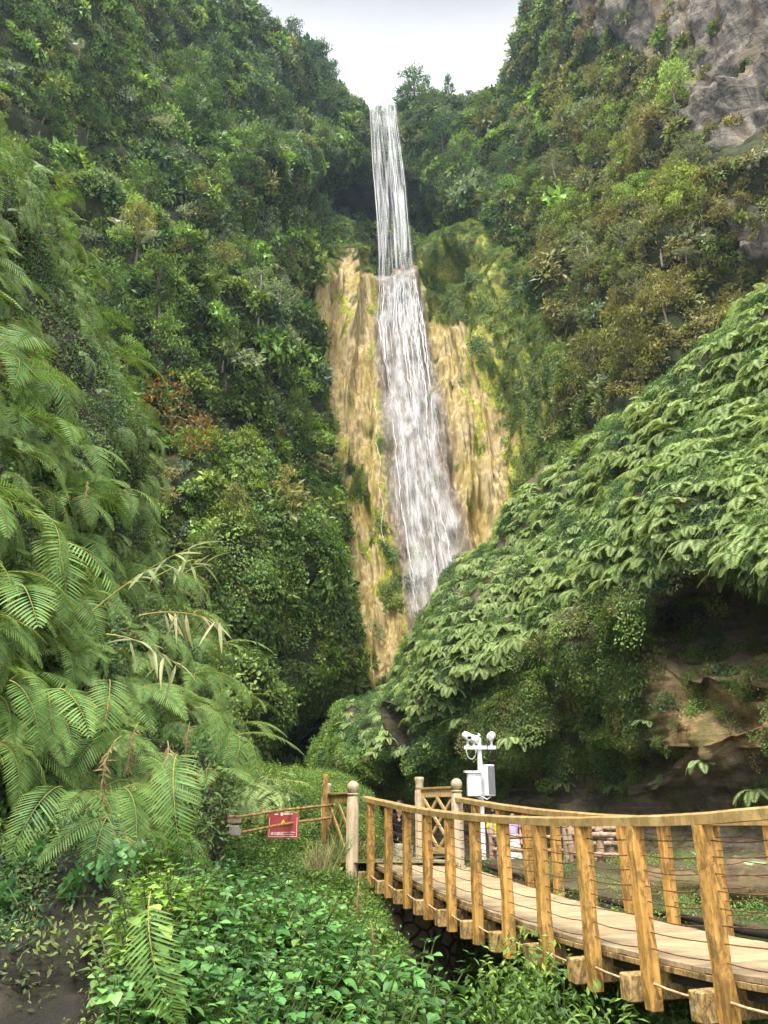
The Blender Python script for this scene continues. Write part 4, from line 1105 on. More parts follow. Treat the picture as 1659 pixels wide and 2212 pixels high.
def camera_unit(x, y, z, yaw, kind):
    M = Matrix.Rotation(yaw, 3, 'Z') @ Matrix.Rotation(.25, 3, 'X'); mb = MB()
    c = Vector((x, y, z))
    mb.tube([c + M @ Vector((0, -.13, 0)), c + M @ Vector((0, -.10, 0)), c + M @ Vector((0, .13, 0)), c + M @ Vector((0, .16, 0))], [.075, .088, .088, .05], 16)
    mb.tube([Vector((x, y, z - .07)), Vector((x, y, zb + .03))], .028, 10); mb.box((x, y, zb + .045), (.09, .09, .02))
    b = mb.build('camera_housing', 'white_paint', o, False)
    mb = MB()
    if kind: mb.box(c + M @ Vector((0, -.133, -.01)), (.085, .012, .05), M)
    else: mb.tube([c + M @ Vector((0, -.131, 0)), c + M @ Vector((0, -.14, 0))], .06, 14)
    mb.build('lens', 'dark_glass' if kind else 'grey_paint', b)
camera_unit(-.27, -.08, zb + .25, .25, True); camera_unit(-.12, .02, zb + .2, 1.0, False); camera_unit(.27, -.06, zb + .25, -.3, False)
mb = MB(); mb.tube([(.27 + .1 * math.cos(t), -.12, zb - .1 - .2 * math.sin(t) if t > 0 else zb) for t in np.linspace(-.2, 3.34, 16)], .011, 6); wb = mb.build('wire', 'black_rubber', o, True)
mb = MB(); mb.tube([(-.2 + .11 * math.cos(t), -.12, zb - .05 - .2 * math.sin(t)) for t in np.linspace(0, 3.14, 16)], .009, 6); mb.build('wire', 'grey_paint', o, True)
mb = MB(); mb.tube([(.2, -.16, zb + .22), (.16, -.2, zb + .05), (.15, -.16, zb - .1), (.18, -.12, zb - .24)], .012, 6); mb.build('wire', 'black_rubber', o, True)
z2 = H - .92
mb = MB(); mb.box((-.17, -.1, z2 - .09), (.30, .26, .50)); cb = mb.build('cabinet', 'white_paint', o)
mb = MB(); mb.box((-.185, -.11, z2 + .18), (.38, .32, .045), Matrix.Rotation(.05, 3, 'X')); mb.build('roof', 'white_paint', cb)
mb = MB(); mb.box((-.09, -.232, z2 - .09), (.005, .006, .44)); mb.box((-.06, -.233, z2 + .1), (.12, .006, .02)); mb.box((-.06, -.233, z2 - .29), (.1, .006, .015)); mb.build('door_seam', 'grey_paint', cb)
M = Matrix.Rotation(.35, 3, 'Z')
mb = MB(); mb.box((.17, -.08, z2 + .0), (.22, .2, .66), M); sp_ = mb.build('speaker', 'white_paint', o)
mb = MB(); mb.box(Vector((.17, -.08, z2)) + M @ Vector((.018, -.103, 0)), (.165, .012, .60), M); mb.build('grille', 'speaker_grille', sp_)
for zz_ in (zb - .26, z2 + .33, z2 + .12, z2 - .33):
    mb = MB(); mb.lathe((0, 0, 0), [(.056, zz_), (.061, zz_), (.061, zz_ + .022), (.056, zz_ + .022)], 14); mb.build('clamp', 'grey_paint', o)
mb = MB(); mb.tube([(-.15, -.12, z2 - .34), (-.06, -.16, z2 - .38), (.0, -.13, z2 - .34), (.1, -.16, z2 - .4), (.2, -.1, z2 - .34)], .016, 6); mb.build('wire', 'white_paint', o, True)

# ------------------------------------------------------------------ log fences beyond the bridge
def log_fence(label, posts, rails, Yr=.055):
    o = thing('log_fence', label, 'fence', posts[0][0], 0, 'fences of rough logs beyond the footbridge')
    for (b, h) in posts:
        mb = MB(); b = Vector(b)
        mb.tube([b + Vector((R.uniform(-.01, .01), 0, z)) for z in (-.3, h * .3, h * .6, h - .04, h)], [.09, .085, .08, .078, .05], 10)
        wpart(mb, 'post', 'log_concrete', o, True)
    for (p, q) in rails:
        mb = MB(); p, q = Vector(p), Vector(q); k = 9
        pts = [p.lerp(q, t) + Vector((0, 0, R.uniform(-.008, .008))) for t in np.linspace(0, 1, k)]
        mb.tube(pts, [Yr * R.uniform(.9, 1.12) for _ in pts], 9); wpart(mb, 'rail', 'log_concrete', o, True)
def fence_from(pxs, Ys, zb_, zt, levels, label):
    pb = [P(px, 1850, Y) for px, Y in zip(pxs, Ys)]
    base = [Vector((p.x, p.y, zb_)) for p in pb]
    rails = []
    for i in range(len(base) - 1):
        for l in levels: rails.append((base[i] + Vector((0, -.09, l - zb_)), base[i + 1] + Vector((0, -.09, l - zb_))))
    log_fence(label, [(b, zt - zb_) for b in base], rails)
fence_from([1064, 1145, 1240], [21.5, 21.2, 21.0], -.05, 1.36, [1.06, .76, .47], 'log fence in front of the two standing people')
fence_from([1238, 1299, 1362], [17.6, 17.3, 17.1], .15, 1.42, [1.2, .82, .42], 'stout three-rail log fence right of the people')
fence_from([1225, 1275, 1322, 1368], [20.2, 20.0, 19.8, 19.6], .05, 1.5, [1.28, .95, .6], 'second log fence standing farther back behind the three-rail one')

# black hoses along the right edge of the deck
for k in range(2):
    mb = MB(); pts = []
    for v in np.linspace(15.6, 3.2, 40):
        n_ = bframe(v)[1]; pts.append(Rpt(v) + n_ * (.16 + .09 * k + .02 * math.sin(v * 2 + k)) - Vector((0, 0, DECK - .02 + .012 * math.sin(v * 3 + k))))
    mb.tube(pts, .034 if k == 0 else .026, 8); o = mb.build('hose', 'black_rubber', None, True)
    tag(o, ['thicker black hose lying right against the deck edge', 'thinner black hose lying outside the thicker one beside the deck'][k], 'hose')

# masonry under the far end of the bridge
mb = MB(); K_ = 14
vs = []; fs = []
for i in range(K_ + 1):
    for j in range(11):
        x = -.95 + 3.3 * i / K_; z = .52 - 4.2 * j / 10
        vs.append(Vector((x + .1 * j / 10, 16.22 - .06 * j + .05 * math.sin(x * 5 + z * 4) + R.uniform(-.02, .02), z)))
for i in range(K_):
    for j in range(10): fs.append((i * 11 + j, i * 11 + j + 1, (i + 1) * 11 + j + 1, (i + 1) * 11 + j))
nf_ = len(vs); 
for i in (0, K_):
    for j in (0, 10): vs.append(vs[i * 11 + j] + Vector((0, 1.3, 0)))
fs += [tuple([i * 11 for i in range(K_ + 1)] + [nf_ + 2, nf_]), tuple([j for j in range(11)] + [nf_ + 1, nf_]), tuple([K_ * 11 + j for j in range(11)] + [nf_ + 3, nf_ + 2])]
mb.add(vs, fs); o = mb.build('stone_abutment', 'masonry'); tag(o, 'dark rubble-stone abutment under the far end of the footbridge', 'abutment')
# pale concrete slab on the left bank
c = P(482, 1762, 15.2); o = thing('concrete_step', 'broken pale concrete steps half hidden under ferns left of the sign', 'steps', c)
mb = MB(); mb.box((0, 0, -.06), (.62, .5, .13), Matrix.Rotation(.1, 3, 'Z'), jit=.008); mb.build('upper_step', 'stone_pale', o)
mb = MB(); mb.box((.02, -.3, -.24), (.72, .5, .16), Matrix.Rotation(.1, 3, 'Z'), jit=.01); mb.build('lower_step', 'stone_pale', o)
# seat block for the seated person
sbp = Vector((.36, 18.9, .68))
mb = MB(); mb.box((0, 0, .15), (.5, .32, .3), Matrix.Rotation(.2, 3, 'Z'), jit=.01); o = mb.build('stone_block', 'stone_pale', None, loc=sbp); tag(o, 'low tan stone block the crouched person sits on behind the far post', 'stone block')

# ------------------------------------------------------------------ people
def skin_body(name, verts, edges, radii, mat, root=0, sub=2):
    me = bpy.data.meshes.new(name); me.from_pydata([Vector(v) for v in verts], edges, [])
    me.materials.append(MATS[mat]); o = bpy.data.objects.new(name, me); C.objects.link(o)
    import bmesh
    bm = bmesh.new(); bm.from_mesh(me); bm.verts.layers.skin.verify(); bm.to_mesh(me); bm.free()
    s = o.modifiers.new('skin', 'SKIN'); s.use_smooth_shade = True
    for i, r in enumerate(radii):
        r = (r, r) if not hasattr(r, '__len__') else r
        me.skin_vertices[0].data[i].radius = r; me.skin_vertices[0].data[i].use_root = (i == root)
    o.modifiers.new('sub', 'SUBSURF').levels = sub; o.modifiers['sub'].render_levels = sub
    return o
def person(loc, yaw, label, J, shirt, lower, hairlen, skirt=False, shoes='cloth_white', scale=1.0, bag=None):
    """J: joints in metres, z up, facing -Y"""
    root = thing('person', label, 'person', loc, yaw); root.scale = (scale,) * 3
    def chain(nm, keys, rad, mat, par, extra=None, r0=0):
        vs = [J[k] for k in keys]; return skin_body(nm, vs, [(i, i + 1) for i in range(len(vs) - 1)], rad, mat, r0)
    n = ['pelvis', 'belly', 'chest', 'neck', 'jaw', 'skull', 'hipL', 'kneeL', 'ankL', 'toeL', 'hipR', 'kneeR', 'ankR', 'toeR', 'shL', 'elL', 'wrL', 'paL', 'shR', 'elR', 'wrR', 'paR']
    ix = {k: i for i, k in enumerate(n)}
    ed = [('pelvis', 'belly'), ('belly', 'chest'), ('chest', 'neck'), ('neck', 'jaw'), ('jaw', 'skull'), ('pelvis', 'hipL'), ('hipL', 'kneeL'), ('kneeL', 'ankL'), ('ankL', 'toeL'),
          ('pelvis', 'hipR'), ('hipR', 'kneeR'), ('kneeR', 'ankR'), ('ankR', 'toeR'), ('chest', 'shL'), ('shL', 'elL'), ('elL', 'wrL'), ('wrL', 'paL'), ('chest', 'shR'), ('shR', 'elR'), ('elR', 'wrR'), ('wrR', 'paR')]
    rad = [(.14, .1), (.125, .09), (.14, .1), .05, .065, .088, .08, .055, .036, .03, .08, .055, .036, .03, .055, .04, .027, (.035, .018), .055, .04, .027, (.035, .018)]
    vs = [Vector(J[k]) for k in n]; eds = [(ix[a], ix[b]) for a, b in ed]
    for s_ in ('L', 'R'):      # five short fingers from each palm
        pa = Vector(J['pa' + s_]); d = (pa - Vector(J['wr' + s_])).normalized(); sd_ = d.cross(Vector((0, 1, 0)));
        sd_ = sd_.normalized() if sd_.length > .1 else Vector((1, 0, 0))
        for f, ln in enumerate((.06, .075, .08, .07, .055)):
            o_ = pa + sd_ * (f - 2) * .017; t1 = o_ + d * ln * .55 + (sd_ * -.03 if f == 0 else Vector()); t2 = t1 + d * ln * .4 + Vector((0, -.015, -.005))
            k = len(vs); vs += [t1, t2]; rad += [.0095, .008]; eds += [(ix['pa' + s_], k), (k, k + 1)]
    b = skin_body('body', vs, eds, rad, 'skin'); b.parent = root
    hd = Vector(J['skull']); jw = Vector(J['jaw'])
    # hair shell
    mb = MB(); vs = []; fs = []; nu, nv = 14, 9
    for i in range(nv + 1):
        th = math.pi * (.02 + (.60 + hairlen) * i / nv)
        for j in range(nu):
            ph = math.pi * 2 * j / nu; fr = max(0, -math.sin(ph)); rr = .112
            t2 = th * (1 - .42 * fr ** 1.5)
            vs.append(hd + Vector((math.cos(ph) * math.sin(t2) * rr * .92, math.sin(ph) * math.sin(t2) * rr * 1.08 + .012, math.cos(t2) * rr * 1.08 + .02)))
    for i in range(nv):
        for j in range(nu): fs.append((i * nu + j, (i + 1) * nu + j, (i + 1) * nu + (j + 1) % nu, i * nu + (j + 1) % nu))
    mb.add(vs, fs); mb.build('hair', 'hair', root, True)
    mb = MB()
    for sx in (-1, 1):
        mb.box(hd + Vector((sx * .033, -.088, -.005)), (.022, .008, .01)); 
    mb.build('eyes', 'hair', root)
    mb = MB(); mb.box(jw + Vector((0, -.066, .0)), (.04, .008, .009)); mb.build('mouth', 'bag_red', root)
    mb = MB(); mb.box(hd.lerp(jw, .45) + Vector((0, -.092, 0)), (.02, .03, .035)); mb.build('nose', 'skin', root)
    sv = [J['pelvis'], J['belly'], J['chest'], J['neck'], J['shL'], Vector(J['shL']).lerp(Vector(J['elL']), .85), J['shR'], Vector(J['shR']).lerp(Vector(J['elR']), .85)]
    sv[3] = Vector(J['chest']).lerp(Vector(J['neck']), .75)
    s_ = skin_body('shirt', sv, [(0, 1), (1, 2), (2, 3), (2, 4), (4, 5), (2, 6), (6, 7)], [(.175, .135), (.16, .125), (.17, .125), (.075, .07), .082, .068, .082, .068], shirt); s_.parent = root
    if skirt:
        mb = MB(); pl, an = Vector(J['pelvis']), (Vector(J['ankL']) + Vector(J['ankR'])) / 2
        prof = [(.15, pl.z + .12), (.185, pl.z), (.22, pl.z - .25), (.25, pl.z - .45), (.27, an.z + .2)]
        vs = []; fs = []; nn = 28
        for r, z in prof:
            for j in range(nn):
                a_ = 2 * math.pi * j / nn; q = r * (1 + .06 * math.sin(a_ * 7) * (pl.z + .1 - z)); vs.append(Vector((math.cos(a_) * q, math.sin(a_) * q * .75, z)))
        for i in range(len(prof) - 1):
            for j in range(nn): fs.append((i * nn + j, (i + 1) * nn + j, (i + 1) * nn + (j + 1) % nn, i * nn + (j + 1) % nn))
        mb.add(vs, fs); mb.build('skirt', lower, root, True)
    else:
        sv = [J['pelvis'], J['hipL'], J['kneeL'], Vector(J['ankL']) + Vector((0, 0, .05)), J['hipR'], J['kneeR'], Vector(J['ankR']) + Vector((0, 0, .05))]
        s_ = skin_body('trousers', sv, [(0, 1), (1, 2), (2, 3), (0, 4), (4, 5), (5, 6)], [(.15, .115), .1, .078, .062, .1, .078, .062], lower); s_.parent = root
    for s_ in ('L', 'R'):
        mb = MB(); a_, t_ = Vector(J['ank' + s_]), Vector(J['toe' + s_]); d = t_ - a_; d.z = 0; d.normalize()
        mb.tube([a_ - d * .05 + Vector((0, 0, -.03)), a_ + Vector((0, 0, -.03)), a_ + d * .1 + Vector((0, 0, -.045)), a_ + d * .19 + Vector((0, 0, -.055))], [.04, .05, .044, .028], 8); mb.build('shoe', shoes, root, True)
    if bag:
        mb = MB(); mb.box(Vector(J['chest']) + Vector((.0, .19, -.12)), (.3, .14, .4)); bg_ = mb.build('backpack', bag, root)
        mb = MB()
        for sx in (-1, 1): mb.tube([Vector(J['chest']) + Vector((sx * .1, y_, z_)) for y_, z_ in ((.13, .09), (.02, .16), (-.11, .08), (-.135, -.08), (-.06, -.2), (.12, -.25))], .016, 6)
        mb.build('strap', bag, bg_, True)
    return root
ST_ = dict(pelvis=(0, 0, .88), belly=(0, .0, 1.05), chest=(0, .0, 1.26), neck=(0, .0, 1.43), jaw=(0, -.02, 1.49), skull=(0, 0, 1.585), hipL=(.09, 0, .84), kneeL=(.1, -.02, .47), ankL=(.1, .01, .09),
           toeL=(.11, -.12, .03), hipR=(-.09, 0, .84), kneeR=(-.1, -.03, .47), ankR=(-.11, .0, .09), toeR=(-.13, -.13, .03), shL=(.17, 0, 1.35), elL=(.22, .02, 1.08), wrL=(.23, -.06, .85), paL=(.23, -.08, .77),
           shR=(-.17, 0, 1.35), elR=(-.22, .02, 1.08), wrR=(-.21, -.08, .86), paR=(-.2, -.1, .78))
pp = P(1112, 1866, 26.0)
person((pp.x, pp.y, ground_z(pp.x, pp.y) + .0), .1, 'person in a lilac T-shirt and white skirt standing behind the log fence', dict(ST_, elR=(-.24, -.02, 1.1), wrR=(-.2, -.2, 1.0), paR=(-.19, -.27, 1.0)), 'shirt_lilac', 'cloth_white', .12, skirt=True, shoes='cloth_dark')
pp = P(1070, 1866, 26.6)
person((pp.x, pp.y, ground_z(pp.x, pp.y) + .0), .5, 'person in a bright yellow top with dark backpack straps, left of the one in lilac', dict(ST_), 'shirt_yellow', 'cloth_blue', .0, shoes='cloth_dark', bag='cloth_dark')
SIT = dict(pelvis=(0, .05, .42), belly=(0, .02, .58), chest=(0, -.06, .78), neck=(0, -.12, .93), jaw=(0, -.17, .97), skull=(0, -.15, 1.07), hipL=(.1, .03, .42), kneeL=(.22, -.34, .5), ankL=(.24, -.36, .09), toeL=(.28, -.5, .03),
           hipR=(-.1, .03, .42), kneeR=(-.2, -.36, .5), ankR=(-.22, -.38, .09), toeR=(-.26, -.52, .03), shL=(.17, -.08, .86), elL=(.26, -.25, .66), wrL=(.2, -.42, .6), paL=(.17, -.48, .58),
           shR=(-.17, -.08, .86), elR=(-.26, -.25, .66), wrR=(-.18, -.42, .6), paR=(-.15, -.48, .58))
person((sbp.x, sbp.y - .02, sbp.z), -.15, 'crouched seated person in dark clothes with white shoes, partly hidden by the tall flat-capped post', SIT, 'cloth_dark', 'cloth_dark', .1, shoes='cloth_white')
# ------------------------------------------------------------------ the fall
def water_sheet(name, rows, nu, lift, mat, wav=.25):
    """rows of (py, xl, xr, Y)"""
    rows = np.array(rows, float); g = catmull(rows, 160); u = np.linspace(0, 1, nu)
    PXg = g[:, 1:2] + (g[:, 2:3] - g[:, 1:2]) * u; PYg = np.repeat(g[:, 0:1], nu, 1); Yg = np.repeat(g[:, 3:4], nu, 1)
    Wp = Parr(PXg, PYg, Yg)
    if lift is not None:
        for i in range(Wp.shape[0]):
            for j in range(nu):
                p, n_ = at_fast(PXg[i, j], PYg[i, j]); Wp[i, j] = p + np.array([0, -lift, 0])
    Wp[..., 1] -= wav * (fbm(np.stack([Wp[..., 0], Wp[..., 1] * .1, Wp[..., 2] * .12], -1), .8, 3, 2.0) + .3)
    S = Sheet(); S.W = Wp; vv = np.linspace(0, 1, 160)[:, None]; nn1 = .05 + .05 * np.sin(vv * 31 + 1) + .04 * np.sin(vv * 83); nn2 = .05 + .05 * np.sin(vv * 27 + 3) + .04 * np.sin(vv * 71)
    e = np.clip((u[None, :] - nn1 * (1 if lift else .3)) / .16, 0, 1) * np.clip((1 - u[None, :] - nn2 * (1 if lift else .3)) / .16, 0, 1)
    o = grid_mesh(name, S, mat, {'edge': e}, None)
    me = o.data; uvl = me.uv_layers.new(name='flow'); U, V = np.meshgrid(u, np.linspace(0, 1, 160))
    vi = np.zeros(len(me.loops), np.int32); me.loops.foreach_get('vertex_index', vi)
    uv = np.stack([U.reshape(-1)[vi], 8 * V.reshape(-1)[vi]], -1); uvl.data.foreach_set('uv', uv.reshape(-1).astype(np.float32))
    return o

fr = (TRV.N * (np.array([0, 0, EYE]) - TRV.W)).sum(-1) > 0
fr[:40] = False
QX = np.where(fr, TRV.qx, 1e6); QY = TRV.qy
def at_fast(px, py):
    d = (QX - px) ** 2 + (QY - py) ** 2; k = int(np.argmin(d)); i, j = divmod(k, d.shape[1]); return TRV.W[i, j], TRV.N[i, j]
water = bpy.data.objects.new('waterfall', None); C.objects.link(water); water.location = P(860, 1250, 70); tag(water, kind='structure')
def wchild(o):
    o.parent = water; o.matrix_parent_inverse = Matrix.Translation(-water.location); return o
Yfree = lambda py: np.interp(py, [215, 300, 450, 600, 640], [116, 108, 100, 95, 93.5])
for (xl, xr, nm) in ((.0, 1.0, 0), (.0, .36, 1), (.4, .98, 2)):
    rr = []
    for py in (224, 260, 320, 400, 480, 560, 632):
        l, r = np.interp(py, WL[:, 0], WL[:, 1]), np.interp(py, WL[:, 0], WL[:, 2]); w = r - l
        rr.append((py, l + w * xl + nm, l + w * xr - nm, Yfree(py) - nm * .5))
    wchild(water_sheet('falling_water', rr, 24, None, 'water_veil'))
for a_, b_, k in ((0, 1, 0), (.08, .93, 1)):
    rr = []
    for py in (578, 600, 640, 700, 780, 860, 950, 1050, 1150, 1250, 1340):
        l, r = np.interp(py, WL[:, 0], WL[:, 1]), np.interp(py, WL[:, 0], WL[:, 2]); w = r - l
        rr.append((py, l + w * a_, l + w * b_, 80))
    wchild(water_sheet('cascade', rr, 30, .35 + .3 * k, 'water_cascade', .15))
# single strands: thick white ropes of water in the fall and down the rock
mb = MB()
def ribbon(pts, wd, th=.35):
    mb.tube(pts, wd, 5, cap=False)
for k in range(14):
    u = R.choice([.06, .09, .12, .3, .45, .62, .66, .7, .74, .88, .92, .95]) + R.uniform(-.02, .02); y0 = 226 if R.random() < .55 else R.uniform(240, 460); y1 = 585 if R.random() < .7 else R.uniform(380, 560)
    pts = []; w = []
    if y1 < y0 + 60: continue
    for t in np.linspace(0, 1, 26):
        py = y0 + (y1 - y0) * t; l, r = np.interp(py, WL[:, 0], WL[:, 1]), np.interp(py, WL[:, 0], WL[:, 2])
        p = P(l + (r - l) * (u + .012 * math.sin(t * 9 + k)), py, float(Yfree(py)) - .8 - R.uniform(0, .1)); pts.append(p); w.append(max(.010, (.012 + .045 * math.sin(math.pi * min(1, t * 1.1 + .05)) ** .6) * R.uniform(.6, 1.3)))
    ribbon(pts, w)
# leap over the domed ledge and run down the rock
for k in range(70):
    u0 = R.uniform(.06, .93); py = R.uniform(620, 1150) if k > 40 else R.uniform(600, 618)
    ln = R.uniform(80, 330); l, r = np.interp(py, WL[:, 0], WL[:, 1]), np.interp(py, WL[:, 0], WL[:, 2])
    u = u0; pts = []; w = []; W0 = R.choice([.018, .025, .035, .06]) * (1.4 if k < 30 else 1)
    steps = max(8, int(ln / 11)); du = 0
    for s_ in range(steps):
        l, r = np.interp(py, WL[:, 0], WL[:, 1]), np.interp(py, WL[:, 0], WL[:, 2])
        if py > 1330: break
        p, n_ = at_fast(l + (r - l) * u, py); f = s_ / steps
        pts.append(Vector(p) + Vector((R.uniform(-.05, .05), -.62 - .35 * abs(math.sin(s_ * .5 + k)), R.uniform(-.1, .1)))); w.append(max(.01, W0 * math.sin(math.pi * (f * .93 + .05)) ** .6 * R.uniform(.5, 1.4)))
        py += 11; du = du * .85 + R.uniform(-.0045, .0045); u = u + du
        if u > .93 or u < .06: du = -du; u = min(.93, max(.06, u))
    if len(pts) > 4:
        q = catmull(np.array([list(p) for p in pts]), len(pts) * 2); w2 = catmull(np.array(w)[:, None], len(pts) * 2)[:, 0]
        ribbon([Vector(a_) for a_ in q], [max(.008, float(b_)) for b_ in w2])
# side trickles on the left
for (x0, x1) in ((809, 830),):
    pts = []
    for t in np.linspace(0, 1, 40):
        p, n_ = at_fast(x0 + (x1 - x0) * t + 3 * math.sin(t * 22 + x0), 860 + 330 * t); pts.append(Vector(p) + Vector((0, -.35, 0)))
    ribbon(pts, [.04 * R.uniform(.3, 1.3) for _ in pts])
wchild(mb.build('strand', 'water_strand', None, True))

# ------------------------------------------------------------------ far vegetation
def region_tint(x, y):
    t = np.zeros_like(x)
    t += .75 * np.clip((x - 1120) / 300, 0, 1) * np.clip((y - 80) / 200, 0, 1)           # drier, browner right slope
    t -= .5 * np.clip((520 - y) / 350, 0, 1) * np.clip(1.2 - np.abs(x - 760) / 450, 0, 1)       # bluish-dark haze and backlight at the gorge head, painted into the leaf colour
    t += .18 * np.clip((y - 1100) / 300, 0, 1)
    return t + rng.normal(0, .22, x.shape)
def not_trav(x, y):
    l = np.interp(y, LE[:, 0], LE[:, 1]) - 16; r = np.interp(y, RE[:, 0], RE[:, 1]) - 10; tp = np.interp(x, *TOPY)
    return ~((x > l) & (x < r) & (y > tp + 10))
def near_hidden(x, y):     # behind the near cliff or the bluff
    h = x < np.interp(y, lpy, np.array(lsx) - 60)
    b = y > np.interp(x, bx, bs + 70)
    return h | ((x > 760) & b) | (y > 1680)
def cave(x, y):
    return np.clip(blob(x, y, 735, 425, 78, 42, 4) + blob(x, y, 855, 430, 75, 50, 4) + blob(x, y, 985, 506, 66, 24, 4) + blob(x, y, 690, 1620, 85, 95, 4), 0, 1)
def fall_mask(x, y):
    return (x > np.interp(y, WL[:, 0], WL[:, 1]) - 8) & (x < np.interp(y, WL[:, 0], WL[:, 2]) + 8) & (y > 215) & (y < 600)
def dens_can(x, y):
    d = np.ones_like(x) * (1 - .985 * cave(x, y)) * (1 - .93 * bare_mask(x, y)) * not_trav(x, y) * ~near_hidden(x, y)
    return d * np.where(fall_mask(x, y), .25, 1)
def mk_scatter(name, label, cat, S, n, dens, col, picker, scl, tintf, upmix=.55, yref=(0, 0, 1), lift=.0, spin=None, ws=True, facing=-.25, hang=False):
    p, N_, x, y = sample(S, n, dens, ws=ws, facing=facing)
    zs = [Vector(a_) * (1 - upmix) + Vector((0, 0, upmix)) for a_ in N_]
    rots = eulers(zs, yref, spin); s = scl(x, y, p); idx = picker(x, y); tint = tintf(x, y)
    p = p + N_ * (lift * s)[:, None]
    return scatter(name, label, cat, col, p, rots, s, idx, tint)
def pick(choices, probs):
    probs = np.array(probs, float) / sum(probs); return lambda x, y: rng.choice(choices, len(x), p=probs)
def pick_can(x, y):
    a = rng.choice([0, 1, 2, 3, 4, 5, 6, 7, 8, 9], len(x), p=[.17, .14, .16, .14, .06, .05, .06, .12, .06, .04])
    b = rng.choice([0, 4, 5, 7, 2, 9, 11, 6], len(x), p=[.12, .24, .22, .12, .1, .08, .08, .04])
    c = rng.choice([0, 6, 8, 10, 4, 2], len(x), p=[.22, .16, .26, .08, .12, .16])
    k = rng.random(len(x))
    out = np.where(k < np.clip((x - 1000) / 300, 0, .85), b, a)
    return np.where((k < np.clip((y - 700) / 500, 0, .8)) & (x < 800), c, out)
mk_scatter('hillside_shrubs', 'dense green shrubs covering the steep slopes of the gorge', 'shrubs', CAN, 10500, dens_can, far_col, pick_can,
           lambda x, y, p: (np.where(rng.random(len(x)) < .2, 1.5, 1.0) * np.where(rng.random(len(x)) < .06, 1.6, 1.0) * rng.uniform(.65, 1.35, len(x))) * np.clip(p[:, 1] / 62, .62, 1.3), region_tint, ws=.7, facing=-.7)
# creeping ivy on the lower left wall, hanging curtains round the caves
mk_scatter('wall_creepers', 'small-leaved creepers hanging over the lower gorge wall', 'creepers', CAN, 1500, lambda x, y: dens_can(x, y) * ((y > 1000) & (x < 800) & (x > 480) | (y > 330) & (y < 540) & (x > 640) & (x < 1060)) , ivy_col,
           pick([0, 1, 3, 6, 5], [.25, .2, .2, .2, .15]), lambda x, y, p: rng.uniform(.9, 1.7, len(x)), region_tint, .0, lift=.55, spin=.5)
def dens_ivy(x, y):
    a, b = wob(x, y); o = ochre(x, y) & (rng.random(x.shape) < .985) | ochre(x - 12, y) | ochre(x + 12, y) & ochre(x + 4, y); w = wet(x, y) > .3
    yellow = blob(x, y, 1000, 545, 75, 22) * .7 + blob(x, y, 1050, 620, 30, 60) * .7 + blob(x, y, 1075, 800, 18, 120) * .8 + blob(x, y, 1040, 740, 40, 25) * .7
    return np.where(o | w, .012, 1.0) * (1 - np.clip(yellow, 0, .85)) * ((y < np.interp(x, bx, bs + 60)) | (x < 760)) * (1 - .97 * blob(x, y, 965, 592, 34, 22, 4))
mk_scatter('cliff_ivy', 'ivy and moss clinging to the travertine cliff beside the fall', 'ivy', TRV, 5200, dens_ivy, ivy_col,
           pick([0, 1, 2, 3, 4, 5, 7], [.24, .15, .22, .15, .1, .06, .08]), lambda x, y, p: rng.uniform(.45, 1.15, len(x)), lambda x, y: rng.normal(.1, .2, x.shape), .0, lift=.1, spin=.5)
def dens_edge(x, y):
    l = np.interp(y, LE[:, 0], LE[:, 1]); tp = np.interp(x, *TOPY)
    return (np.abs(x - l) < 8) * .22 + (np.abs(y - tp) < 16) * 1.0 * (wet(x, y + 30) < .3)
mk_scatter('cliff_edge_shrubs', 'leafy shrubs along the edge of the travertine cliff', 'shrubs', TRV, 260, lambda x, y: dens_edge(x, y) + 1e-6, bush_col,
           pick([8, 0, 2, 6], [.4, .2, .2, .2]), lambda x, y, p: rng.uniform(.4, .9, len(x)), lambda x, y: rng.normal(0, .2, x.shape), .4)

# trees on the slopes: each a thing with trunk and crown
TREES = [('broadleaf_tree', tree_meshes('hill_mid')), ('broadleaf_tree', tree_meshes('hill_dark', 5.5, 2.1, 24, 60, .32)), ('broadleaf_tree', tree_meshes('hill_olive', 5, 1.7, 20, 55, .26)),
         ('broadleaf_tree', tree_meshes('hill_grey', 5.2, 1.8, 20, 60, .26, 'bark_pale')), ('broadleaf_tree', tree_meshes('hill_bright', 4.6, 1.9, 20, 55, .3)), ('conifer', tree_meshes('hill_dark', 6.5, 1.5, 24, 60, .22, 'bark', True))]
def tree(kind, p, s, label, group, tint=0.0):
    nm, (tm, cm) = TREES[kind]
    o = thing(nm, label, 'tree', p, R.uniform(0, 6.28), group); o.scale = (s, s, s * R.uniform(.85, 1.15))
    a_ = bpy.data.objects.new('trunk', tm); b_ = bpy.data.objects.new('crown', cm)
    for q in (a_, b_): C.objects.link(q); q.parent = o; q['tint'] = float(tint)
    return o
KN = ['mid-green', 'dark green', 'olive', 'grey-green', 'bright green', 'dark pointed']
def tree_at(px, py, kind, s, label, group, sink=.3, tint=0.0, tol=14):
    p, n_ = at_px(CAN, px, py); tree(kind, p - Vector((0, 0, sink)), s, label, group, tint)
